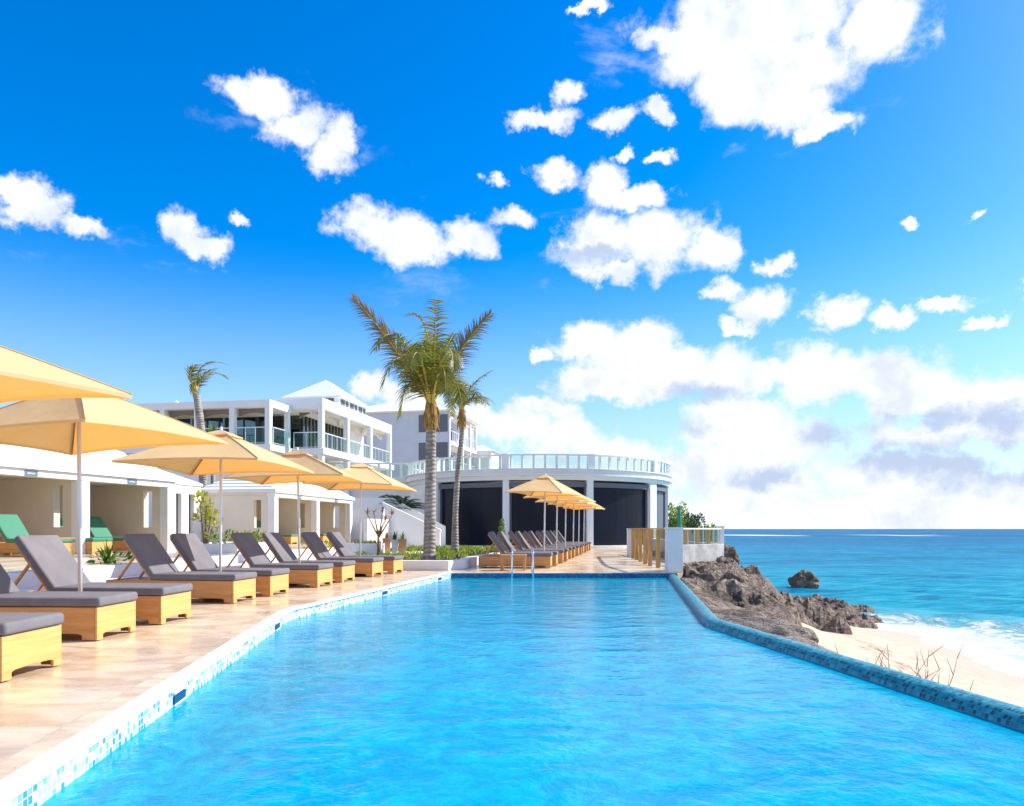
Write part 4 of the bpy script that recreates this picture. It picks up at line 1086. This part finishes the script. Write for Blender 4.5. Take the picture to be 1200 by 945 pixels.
# ------------------------------------------------------------------ villa
def villa():
    root = empty('villa', (-11.6,46,0), R(-10.3), 'two storey white villa with shaded balconies and hip roof, on the slope behind the cabanas', 'building')
    zf, zp, zb = 6.1, 9.2, 8.42
    def bx(nm, m, *a, bev=0): return MB().box(*a).build(nm, m, root, bevel=bev)
    # block 1: local x -2.05..0 at front, depth 12.6
    bx('roof_slab', M['stucco'], -6.5,0,0,12.6,zb+.1,zp, bev=.02)
    bx('floor_slab', M['stucco'], -6.5,.12,-.12,12.8,zf-.38,zf, bev=.02)
    ys = [0,4.1,8.3,12.6]
    for i, y in enumerate(ys):
        y0 = min(max(y-.16,0),12.6-.32)
        bx('post', M['stucco'], -.32,-.003,y0+.002,y0+.318,zf+.002,zb+.098)
        bx('post', M['stucco'], -.32,-.003,y0+.002,y0+.318,2.0,zf-.382)
    # arched ceilings on the long side
    for a, c in zip(ys, ys[1:]):
        pts = [(-.9,a+.17,zb+.1)]
        for k in range(13):
            u = k/12; pts.append((-.9, a+.17+(c-a-.34)*u, zb-.35+.38*math.sin(math.pi*u)))
        pts.append((-.9,c-.17,zb+.1))
        MB().extr(pts, (.12,0,0)).build('arch', M['stucco_warm'], root)
    pts = [(-1.98,.9,zb+.1)]+[(-1.98+1.64*k/12, .9, zb-.32+.30*math.sin(math.pi*k/12)) for k in range(13)]+[(-.34,.9,zb+.1)]
    MB().extr(pts, (0,.12,0)).build('arch', M['arch_shade'], root)
    bx('ceiling', M['stucco_warm'], -6.4,-.34,.1,12.5,zb+.04,zb+.098)
    # glazed wall set back
    gx = -2.3
    bx('inner_wall', M['stucco_warm'], gx-.3,gx-.05,2.0,12.5,zf,zf+.12)
    gl_ = bx('window', M['glass'], gx-.03,gx,2.0,9.4,zf+.12,zb+.03)
    for k in range(15):
        y = 2.0+k*.53; MB().box(gx+.003,gx+.06,y-.03,y+.03,zf+.12,zb+.03).build('frame', M['dark_metal'], gl_)
    for z in (zf+.14,zf+1.75): MB().box(gx+.004,gx+.055,2.0,9.4,z,z+.07).build('frame', M['dark_metal'], gl_)
    gl2 = bx('window', M['glass'], -5.9,gx,1.97,2.0,zf+.05,zb+.03)
    for k in range(6):
        x = -5.9+k*.7; MB().box(x-.03,x+.03,1.91,1.967,zf+.05,zb+.03).build('frame', M['dark_metal'], gl2)
    bx('side_wall', M['stucco'], gx-.25,gx-.02,9.42,12.58,zf,zb+.038)
    bx('room_wall', M['stucco_warm'], -6.45,-6.2,2.1,12.5,zf,zb+.03)
    # railings: posts and a top bar
    def rail(p0, p1, n):
        p0, p1 = Vector(p0), Vector(p1); up = Vector((0,0,1.0))
        r_ = MB().bar(p0+up, p1+up, .05, .05).build('balcony_rail', M['alu'], root)
        mb = MB().bar(p0+Vector((0,0,.09)), p1+Vector((0,0,.09)), .03, .03)
        for k in range(n+1):
            q = p0.lerp(p1, k/n); mb.bar(q+Vector((0,0,.003)), q+up, .03, .03, (0,1,0))
        mb.build('balusters', M['alu'], r_)
        MB().bar(p0+Vector((0,0,.55)), p1+Vector((0,0,.55)), .008, .8).build('pane', M['rail_glass'], r_)
    for a, c in zip(ys, ys[1:]): rail((-.12,a+.2,zf),(-.12,c-.2,zf),5)
    rail((-1.95,.12,zf),(-.34,.12,zf),2)
    # raised hip roofed hall
    hx0, hx1, hy0, hy1, he = -5.2,-.85,4.8,10.5,10.2
    bx('hall_wall', M['stucco'], hx0+.3,hx1-.35,hy0+.3,hy1-.3,zp-.1,he-.02)
    for k in range(3):
        y = hy0+.75+k*1.62; f = bx('window', M['screen_pale'], hx1-.346,hx1-.32,y,y+1.3,zp+.28,he-.12)
        MB().box(hx1-.318,hx1-.29,y+.62,y+.68,zp+.28,he-.12).build('frame', M['stucco'], f)
    f = bx('window', M['screen_pale'], -3.2,-1.5,hy0+.27,hy0+.296,zp+.28,he-.12)
    mb = MB(); cx = (hx0+hx1)/2
    mb.add([(hx0,hy0,he),(hx1,hy0,he),(hx1,hy1,he),(hx0,hy1,he),(cx,hy0+2.3,11.75),(cx,hy1-2.3,11.75),(hx0,hy0,he-.1),(hx1,hy0,he-.1),(hx1,hy1,he-.1),(hx0,hy1,he-.1)],
           [(0,1,4),(1,2,5,4),(2,3,5),(3,0,4,5),(0,6,7,1),(1,7,8,2),(2,8,9,3),(3,9,6,0),(9,8,7,6)])
    mb.build('roof', M['roof'], root)
    # lower storey
    bx('lower_wall', M['stucco'], -6.4,-1.6,1.2,12.4,.3,zf-.383)
    f = bx('window', M['screen_pale'], -1.597,-1.56,4.6,8.0,2.6,5.0)
    for k in range(5): MB().box(-1.557,-1.5,4.6+k*.8,4.68+k*.8,2.6,5.0).build('frame', M['dark_metal'], f)
    # block 2, further left and nearer
    fy = -2.7; z2 = 8.7; b2 = 8.28
    bx('roof_slab', M['stucco'], -12.2,-2.052,fy,-.002,b2,z2, bev=.02)
    bx('roof_slab', M['stucco'], -12.2,-6.502,0.002,8,b2,z2-.01)
    bx('floor_slab', M['stucco'], -12.3,-1.95,fy-.1,-.125,zf-.38,zf, bev=.02)
    bx('lower_wall', M['stucco'], -12.2,-2.2,fy+.9,-.2,.3,zf-.383)
    xs = [-2.05-.16-2.27*k for k in range(5)]
    for x in xs:
        bx('post', M['stucco'], x-.16,x+.158,fy+.003,fy+.32,zf+.002,b2-.002)
    bx('post', M['stucco'], xs[0]-.1,xs[0]+.156,-.45,-.14,zf+.002,b2-.002)
    for a, c in zip(xs, xs[1:]):
        pts = [(a-.17,fy+.5,b2-.001)]+[(a-.17+(c-a+.34)*k/12, fy+.5, b2-.42+.17*math.sin(math.pi*k/12)) for k in range(13)]+[(c+.17,fy+.5,b2-.001)]
        MB().extr(pts, (0,.12,0)).build('arch', M['arch_shade'], root)
        rail((c+.18,fy+.12,zf),(a-.18,fy+.12,zf),3)
    g3 = bx('window', M['glass'], -12.1,-3.0,-.9,-.87,zf+.02,b2-.3)
    for k in range(12):
        x = -12.1+k*.82; MB().box(x-.03,x+.03,-.965,-.903,zf+.02,b2-.3).build('frame', M['dark_metal'], g3)
    bx('inner_wall', M['stucco_warm'], -12.2,-3.0,-.85,-.6,b2-.3,b2-.004)
    bx('room_wall', M['stucco_warm'], -12.15,-2.6,3.5,3.7,zf,b2-.004)
    bx('room_floor', M['stucco_warm'], -12.15,-6.55,-.12,3.5,zf-.1,zf-.004)
    rail((-1.98,fy+.3,zf),(-1.98,-.3,zf),1)
    # little pyramid roof light
    a = -9.9; mb = MB(); mb.add([(a-.7,fy+2.0,z2),(a+.7,fy+2.0,z2),(a+.7,fy+3.4,z2),(a-.7,fy+3.4,z2),(a,fy+2.7,z2+.62)], [(0,1,4),(1,2,4),(2,3,4),(3,0,4),(3,2,1,0)])
    mb.build('roof_light', M['roof'], root)
villa()
def villa_back():
    root = empty('guest_block', (-5.9,71,0), R(-11.5), 'grey shaded three storey white block with shuttered windows behind the palms', 'building')
    zt = 12.28
    def bx(nm, m, *a, bev=0): return MB().box(*a).build(nm, m, root, bevel=bev)
    bx('wall', M['stucco_shade'], -12,-1.9,0,10.4,0,zt)
    bx('front_wall', M['stucco_shade'], -1.898,-.002,.0,.35,0,zt)
    for z0, z1 in ((10.35,12.0),(7.65,9.35)):
        f = bx('shutter', M['mat_grey'], -3.05,-.18,-.04,-.005,z0,z1)
        MB().box(-1.64,-1.6,-.055,-.042,z0,z1).build('frame', M['dark_metal'], f)
    ys = [0.37,5.0,7.9,10.3]
    for z0, z1 in ((9.55,12.0),(6.8,9.2)):
        bx('floor_slab', M['stucco'], -1.897,.05,.352,10.4,z0-.35,z0)
        for y in ys[1:]: bx('post', M['stucco'], -.25,-.004,y-.12,y+.12,z0+.001,z1+.1)
        for a, c in zip(ys, ys[1:]):
            pts = [(-.3,a,z1+.1)]+[(-.3,a+(c-a)*k/12,z1-.45+.4*math.sin(math.pi*k/12)) for k in range(13)]+[(-.3,c,z1+.1)]
            MB().extr(pts, (.1,0,0)).build('arch', M['stucco_warm'], root)
            r_ = MB().bar((-.08,a+.1,z0+1.0),(-.08,c-.1,z0+1.0),.05,.05).build('balcony_rail', M['alu'], root)
            mb = MB()
            for k in range(7): y = a+.1+(c-a-.2)*k/6; mb.box(-.1,-.06,y-.02,y+.02,z0,z0+.98)
            mb.build('balusters', M['alu'], r_)
        for y in (1.5,5.6): bx('window', M['screen_pale'], -1.896,-1.85,y,y+2,z0+.05,z0+2)
    bx('cornice', M['stucco'], -12.3,.18,-.3,10.6,zt+.002,zt+.12)
    mb = MB(); zz = zt+.122; mb.add([(-12.4,-.4,zz),(.28,-.4,zz),(.28,10.7,zz),(-12.4,10.7,zz),(-9,4.5,zz+1.5),(-3.2,4.5,zz+1.5)], [(0,1,5,4),(1,2,5),(2,3,4,5),(3,0,4),(3,2,1,0)])
    mb.build('roof', M['roof'], root)
    # lower wing stepping down to the right
    bx('side_wing', M['stucco'], -1.6,1.6,10.6,17,0,9.6)
    mb = MB(); mb.add([(-1.9,10.5,9.602),(1.9,10.5,9.602),(1.9,17.2,9.602),(-1.9,17.2,9.602),(0,13,10.5),(0,15,10.5)], [(0,1,4),(1,2,5,4),(2,3,5),(3,0,4,5),(3,2,1,0)])
    mb.build('side_roof', M['roof'], root)
villa_back()

# ------------------------------------------------------------------ round pavilion
def pavilion():
    cx, cy, Rr = 1.8, 52.5, 9.1
    root = empty('round_pavilion', (cx,cy,0), 0, 'round white pavilion with black screens and a glass balustraded roof terrace', 'building')
    def ang(px):            # front intersection angle of a sight line with the wall circle
        u = (px-600)/F; r = Rr-.35
        a = 1+u*u; b_ = -2*(u*cx+cy); c = cx*cx+cy*cy-r*r
        disc = max(0, b_*b_-4*a*c); y = (-b_-math.sqrt(disc))/(2*a); return math.atan2(y-cy, u*y-cx)
    def pt(r, a, z=0): return Vector((r*math.cos(a), r*math.sin(a), z))
    def ring(r0, r1, z0, z1, a0, a1, n=72):
        vs = []
        for i in range(n+1):
            a = a0+(a1-a0)*i/n
            vs += [pt(r0,a,z0),pt(r1,a,z0),pt(r1,a,z1),pt(r0,a,z1)]
        fs = [(0,1,2,3),(4*n+3,4*n+2,4*n+1,4*n)]
        for i in range(n):
            for k in range(4): fs.append((4*i+k,4*i+4+k,4*i+4+(k+1)%4,4*i+(k+1)%4))
        return MB().add(vs, fs)
    A0, A1 = R(-205), R(40)
    zs = 3.9
    ring(.5, Rr+.12, 0.004, .16, A0, A1).build('plinth', M['coping'], root)
    ring(Rr-1.2, Rr-.12, zs+.1, 4.25, A0, A1).build('lintel', M['stucco'], root)
    ring(Rr-1.3, Rr+.1, 4.252, 4.36, A0, A1).build('moulding', M['stucco'], root)
    ring(.4, Rr, 4.362, 4.60, A0, A1).build('roof_slab', M['stucco'], root)
    ring(Rr-.4, Rr+.14, 4.602, 4.66, A0, A1).build('ledge', M['stucco'], root)
    cols = [(590,597),(687,694),(759.5,766.5)]
    edges = [ang(515)]+[x for p in cols for x in (ang(p[0]), ang(p[1]))]+[ang(784)]
    # solid curved wall on the left
    ring(Rr-.55, Rr-.2, .162, zs+.098, A0, edges[0], 40).build('curved_wall', M['stucco'], root)
    for i in range(3):
        a0, a1 = edges[1+2*i], edges[2+2*i]
        ring(Rr-.55, Rr-.18, .162, zs+.098, a0, a1, 4).build('column', M['stucco'], root)
    extra = edges[-1]
    ring(Rr-.55, Rr-.18, .162, zs+.098, extra, extra+R(2.2), 4).build('column', M['stucco'], root)
    spans = [(edges[0],edges[1],'screen'),(edges[2],edges[3],'screen'),(edges[4],edges[5],'screen'),(edges[6],edges[7],'screen_pale')]
    spans.append((extra+R(2.2), extra+R(14), 'screen_pale'))
    for (a, c, mm) in spans:
        n = 10; r = Rr-.5; vs = []
        for i in range(n+1):
            g = a+(c-a)*i/n; vs += [pt(r,g,.165),pt(r-.03,g,.165),pt(r-.03,g,zs-.3),pt(r,g,zs-.3)]
        fs = [(0,1,2,3),(4*n+3,4*n+2,4*n+1,4*n)]+[(4*i+k,4*i+4+k,4*i+4+(k+1)%4,4*i+(k+1)%4) for i in range(n) for k in range(4)]
        sc = MB().add(vs, fs).build('screen', M[mm], root, smooth=False)
        e = R(.35)
        ring(Rr-.52, Rr-.30, zs-.30, zs-.02, a+.002, c-.002, 8).build('blind_box', M['mat_grey'], sc)
        for g in (a+.004, c-.012): ring(Rr-.5, Rr-.38, .165, zs-.302, g, g+.008, 1).build('guide_rail', M['mat_grey'], sc)
    ring(Rr-6, Rr-1.0, .17, zs, A0, R(40), 40).build('inner_wall', M['mat_grey'], root)
    # balustrade
    zt0, zt1 = 4.662, 5.40
    ring(Rr-.22, Rr+.0, zt1+.001, zt1+.09, A0, A1).build('hand_rail', M['stucco'], root)
    a = A0+R(1); n = 0; bal = []
    step = R(4.25)
    mains = [ang(593.5), ang(690.5), ang(763), ang(476), ang(515)]
    while a < R(20) and n < 95:
        if min(abs(a-m_) for m_ in mains) > R(1.6):
            MB().add([v for v in ring(Rr-.18, Rr-.06, zt0, zt1, a-R(.38), a+R(.38), 1).v], ring(Rr-.18, Rr-.06, zt0, zt1, a-R(.38), a+R(.38), 1).f).build('baluster', M['stucco'], root)
        a += step; n += 1
    for m_ in mains: ring(Rr-.26, Rr+.02, zt0, zt1+.12, m_-R(1.3), m_+R(1.3), 2).build('newel', M['stucco'], root)
    ring(Rr-.13, Rr-.115, zt0+.05, zt1-.03, A0, A1, 72).build('glass_panel', M['rail_glass'], root)
pavilion()
def west_wing():
    root = empty('terrace_wing', (-7.2,50.6,0), R(3), 'shaded white wing wall with glazed railing linking the round pavilion to the villa', 'building')
    MB().box(-5.6,.6,0,3,0,4.3).build('wall', M['stucco'], root)
    MB().box(-5.7,.7,-.1,3,4.302,4.6).build('roof_slab', M['stucco'], root)
    MB().box(-5.7,.6,.0,.16,5.5,5.6).build('hand_rail', M['stucco'], root)
    for k in range(9): MB().box(-5.6+k*.75,-5.45+k*.75,.02,.14,4.602,5.498).build('baluster', M['stucco'], root)
    MB().box(-5.6,.6,.07,.085,4.65,5.48).build('glass_panel', M['rail_glass'], root)
west_wing()
# outside stair with sloping parapet, blue-shaded
def stair():
    root = empty('garden_stair', (-6.6,40.3,0), R(-3), 'white garden stair with a sloping parapet coming down beside the pavilion', 'stairs')
    pts = [(-.3,0,.01),(2.75,0,.01),(2.75,0,1.05),(-.3,0,2.5)]
    MB().extr(pts, (0,.22,0)).build('parapet', M['stucco'], root)
    MB().extr([(-.36,-.05,2.50),(2.8,-.05,1.0),(2.8,-.05,1.1),(-.36,-.05,2.60)], (0,.32,0)).build('coping', M['stucco'], root)
    for k in range(8):
        MB().box(2.55-.36*(k+1), 2.55-.36*k, .225, 1.9, .006, .17+.17*k).build('step', M['coping'], root)
    MB().extr([(-2.6,2.0,.01),(2.75,2.0,.01),(2.75,2.0,1.3),(-.3,2.0,2.9),(-2.6,2.0,2.9)], (0,.22,0)).build('rear_parapet', M['stucco'], root)
    r2 = empty('garden_wall', (-7.05,36.6,.0), R(-8), 'small sunlit white wall end left of the garden stair', 'wall')
    MB().extr([(-.2,0,.46),(0,0,.46),(0,0,1.65),(-.2,0,1.65)], (0,3.6,0)).build('wall', M['stucco'], r2)
    MB().box(-2.2,-.203,3.2,3.4,.46,2.2).build('return_wall', M['stucco'], r2)
stair()

# ------------------------------------------------------------------ pots and planted bits
def pot(x, y, z, h, r0, r1, m, label, leafm, n=40, ln=.5, up=0):
    root = empty('plant_pot', (x,y,z), R(10), label, 'planter')
    MB().add(*sq(r0, r1, h)).build('pot', m, root, bevel=.01)
    mb = MB(); spiky(n, (0,0,h-.02), ln, mb, .02); mb.build('plant', leafm, root, fix=False)
def sq(r0, r1, h):
    t = r1*.86
    vs = [(-r0,-r0,0),(r0,-r0,0),(r0,r0,0),(-r0,r0,0),(-r1,-r1,h),(r1,-r1,h),(r1,r1,h),(-r1,r1,h),(-t,-t,h),(t,-t,h),(t,t,h),(-t,t,h),(-t,-t,h-.06),(t,-t,h-.06),(t,t,h-.06),(-t,t,h-.06)]
    fs = [(3,2,1,0)]+[(i,(i+1)%4,4+(i+1)%4,4+i) for i in range(4)]+[(4+i,4+(i+1)%4,8+(i+1)%4,8+i) for i in range(4)]+[(8+i,8+(i+1)%4,12+(i+1)%4,12+i) for i in range(4)]+[(12,13,14,15)]
    return vs, fs
random.seed(21)
def gp_(px, Y): return (px-600)*Y/F
pot(gp_(453,28), 28, .225, .58, .11,.16, M['pot_clay'], 'tall clay pot with a spiky plant, leftmost of the three pots by the stair', M['leaf_red'], ln=.3)
pot(gp_(462.5,27.6), 27.6, .225, .52, .10,.13, M['pot_white'], 'tall white pot with a spiky plant between the two clay pots', M['leaf_d'], ln=.42)
pot(gp_(471.5,27.4), 27.4, .225, .56, .11,.16, M['pot_clay'], 'tall clay pot with a spiky plant, rightmost of the three pots by the stair', M['leaf'], ln=.32)
tag(MB().box(-5.0,-3.2,27.0,29.5,.27,.225).build('planter_ledge', M['coping']), kind='structure')
def planter(x0, x1, y0, y1, z0, h, label, rz=0):
    root = empty('planter_box', ((x0+x1)/2, (y0+y1)/2, z0), rz, label, 'planter')
    a, b_ = (x1-x0)/2, (y1-y0)/2; t = .1
    mb = MB(); P = [(-a,-b_),(a,-b_),(a,b_),(-a,b_)]; Q = [(-a+t,-b_+t),(a-t,-b_+t),(a-t,b_-t),(-a+t,b_-t)]
    mb.add([(x,y,0.003) for x, y in P]+[(x,y,h) for x, y in P]+[(x,y,h) for x, y in Q]+[(x,y,h-.1) for x, y in Q],
           [(i,(i+1)%4,4+(i+1)%4,4+i) for i in range(4)]+[(4+i,4+(i+1)%4,8+(i+1)%4,8+i) for i in range(4)]+[(8+i,8+(i+1)%4,12+(i+1)%4,12+i) for i in range(4)])
    mb.build('trough', M['stucco'], root); MB().box(-a+t,a-t,-b_+t,b_-t,h-.2,h-.08).build('soil', M['soil'], root)
    return root
def plant_at(name, x, y, z, label, cat, parts):
    root = empty(name, (x,y,z), 0, label, cat)
    for nm, mb, m in parts: mb.build(nm, m, root, fix=False)
    return root
planter(-9.4,-7.75,21.2,25.2,.45,.28,'low white planter box with hedge and croton in front of the narrow windows')
mb = MB(); mb2 = MB(); random.seed(5)
for i in range(26):
    q = (random.uniform(-.5,.5), random.uniform(-1.6,1.6), random.uniform(.08,.22)); leafy(24, q, (.22,.22,.18), .12, mb if i%3 else mb2, .4)
plant_at('hedge', -8.6,23.2,.7,'rounded green and yellow hedge filling the planter by the narrow windows','hedge',[('foliage',mb,M['leaf']),('flowers',mb2,M['leaf_y'])])
mb = MB(); mt = MB(); random.seed(6)
for (x, z) in ((-.1,.9),(.05,1.25),(-.15,1.45),(.2,1.0),(.28,.7)):
    leafy(40, (x,0,z), (.16,.14,.16), .18, mb, .6); mt.tube([(0,0,-.1),(x*.6,0,z*.5),(x,0,z)], [.03,.02,.01], 6)
plant_at('croton', gp_(236,22.5)+.1,22.5,.62,'upright yellow leaved croton behind the loungers','shrub',[('foliage',mb,M['leaf_y']),('stem',mt,M['twig'])])
mb = MB(); random.seed(8); spiky(60, (0,0,0), .55, mb, .02)
leafy(60,(0,0,.1),(.4,.3,.12),.14,mb,.3)
plant_at('shrub', gp_(126,15.0),15.0,.45,'spreading grey green shrub on the terrace edge behind the third lounger','shrub',[('foliage',mb,M['leaf'])])
mb = MB(); random.seed(9)
for x in (-.5,0,.4): leafy(70,(x,0,.12),(.3,.3,.14),.13,mb,.4)
plant_at('shrub', gp_(385,27),26.5,.45,'yellow green shrub between the last two left lounger backs','shrub',[('foliage',mb,M['leaf_y'])])
# branching frangipani
def frangipani():
    x, y = gp_(444,27), 27.0
    root = empty('frangipani', (x,y,.25), 0, 'bare forked frangipani with small leaf tufts beside the pots', 'tree')
    mt = MB(); mt.tube([(0,0,0),(-.02,0,.5),(0,0,.85)], [.06,.045,.04], 8)
    tips = [(-.42,0,1.45),(-.2,.1,1.5),(.15,-.1,1.5),(.48,0,1.4),(.2,.2,1.2)]
    for t in tips: mt.tube([(0,0,.6),(t[0]*.45,t[1]*.5,.95),t], [.035,.028,.018], 6)
    mt.build('trunk', M['wood_dark'], root, smooth=True)
    mb = MB(); random.seed(12)
    for t in tips: spiky(14, t, .28, mb, .022)
    mb.build('crown', M['leaf_red'], root, fix=False)
frangipani()
planter(gp_(405,27.5),gp_(449,27.5),27.1,28.6,.0,.62,'low white planter wall with reddish plants in front of the smaller cabana')
mb = MB(); mb2 = MB(); random.seed(13)
for i in range(16): spiky(16, (random.uniform(-.6,.65), random.uniform(-.4,.4), 0), .26, mb if i%2 else mb2, .02)
plant_at('bromeliads', gp_(427,27.8),27.85,.56,'red and green bromeliads in the low planter left of the clay pots','plants',[('red_leaves',mb,M['leaf_red']),('green_leaves',mb2,M['leaf'])])
def sago(px, py, Y, ln, label):
    p = W(px, py, Y); mb = MB(); mbs = MB(); root = empty('sago_palm', (p.x,p.y,p.z), 0, label, 'plant')
    for i in range(44):
        az = random.uniform(0,6.28); e = random.uniform(-.1,1.2); h_ = Vector((math.cos(az), math.sin(az), 0))
        frond(mb, mbs, [(0,0,0), h_*ln*.5*math.cos(e)+Vector((0,0,ln*.6*math.sin(e)+.1)), h_*ln*math.cos(e)+Vector((0,0,ln*.55*math.sin(e)-.1))], .24, 24, .15, i, .018)
    mb.build('fronds', M['leaf_d'], root, fix=False); mbs.build('stalks', M['leaf_d'], root)
    MB().tube([(0,0,-(p.z-.1)),(0,0,0)], [.2,.16], 10).build('trunk', M['trunk'], root)
random.seed(14)
sago(472,597,42.6,1.5,'dark sago palm arching over the sloping stair parapet')
sago(457,592,44.0,1.2,'smaller dark sago palm left of the large one, above the stair')
mb = MB(); random.seed(15)
for k in range(9): leafy(60, (0,0,.25+k*.16), (.30-.025*k,.30-.025*k,.14), .10, mb, .8)
plant_at('conifer', gp_(588,41),41,.0,'small bushy conifer beside the pavilion column','shrub',[('foliage',mb,M['leaf'])])
# vegetation beyond the pavilion, on the point
def point_bush(x, y, z, r, seed, label, m):
    random.seed(seed); mb = MB(); mt = MB()
    for i in range(16):
        a = random.uniform(0,6.28); q = Vector((math.cos(a)*r[0]*random.uniform(0,.75), math.sin(a)*r[1]*random.uniform(0,.75), random.uniform(.15,.85)*r[2]))
        leafy(90, q, (r[0]*.3,r[1]*.3,r[2]*.26), .26, mb, .4); mt.tube([(q.x*.2,q.y*.2,-.4),(q.x*.6,q.y*.6,q.z*.6),q], [.08,.05,.02], 5)
    plant_at('sea_grape_bush', x,y,z,label,'bush',[('crown',mb,m),('trunk',mt,M['twig'])])
point_bush(13.3,62.0,.0,(1.7,2,3.2),1,'tallest green bush on the point just right of the pavilion',M['leaf'])
point_bush(15.0,63.5,-.2,(1.5,2,2.5),2,'brownish green bush in the middle of the clump on the point',M['leaf_d'])
point_bush(16.4,65.0,-.5,(1.4,2,2.0),3,'lowest green bush at the seaward end of the clump on the point',M['leaf'])
def closed_parasol():
    p = W(796,618,40); M['green_metal'] = mat('green_fabric', (.03,.22,.17), .6, .3)
    root = empty('folded_parasol', (p.x,p.y,0), 0, 'folded dark green parasol standing beyond the sea railing', 'umbrella')
    MB().lathe([(.03,.9),(.10,1.0),(.13,1.3),(.10,1.9),(.05,2.3),(.01,2.42)], 10).build('canopy', M['green_metal'], root)
    MB().tube([(0,0,.05),(0,0,.95)], .022, 8).build('pole', M['alu'], root)
    MB().lathe([(.24,.005),(.24,.06),(.05,.08)], 16).build('base', M['dark_metal'], root)
closed_parasol()
# dry twiggy plant outside the rim
def twigs(x, y, z, n, h, spread, seed, label):
    random.seed(seed); mt = MB(); ml = MB()
    for i in range(n):
        bx_ = Vector((random.gauss(0,.12)*spread, random.gauss(0,.18)*spread, 0)); p = bx_.copy(); d = Vector((random.uniform(-.5,.5),random.uniform(-.6,.6),1.2)).normalized(); pts = [p.copy()]
        L_ = h*random.uniform(.5,1.1)
        for k in range(5):
            p = p+d*L_/5; d = (d+Vector((random.uniform(-.35,.35),random.uniform(-.35,.35),random.uniform(-.1,.15)))).normalized(); pts.append(p.copy())
            if k > 0 and random.random() < .75:
                e = (d+Vector((random.uniform(-1,1),random.uniform(-1,1),.2))).normalized(); mt.tube([p, p+e*L_*.22], [.004,.0015], 4)
        mt.tube(pts, [.006,.0055,.005,.004,.003,.0015], 5)
    leafy(60, (0,0,.08), (.22,.3,.14), .07, ml, .5)
    root = empty('dry_shrub', (x,y,z), 0, label, 'shrub'); mt.build('twigs', M['twig'], root); ml.build('leaves', M['leaf_red'], root, fix=False)
twigs(3.78,6.75,-.8,34,.78,1.6,31,'dry leafless shrub with the tallest twigs, showing over the infinity rim')
twigs(3.98,5.75,-.85,14,.62,1.4,32,'sparse dry twigs nearer the camera, beyond the infinity rim')
twigs(3.72,8.2,-.9,10,.72,1.0,33,'thin dry twigs left of the larger dry shrub beyond the rim')
bpy.data.objects.remove(bpy.data.objects.get('unused'), do_unlink=True) if bpy.data.objects.get('unused') else None
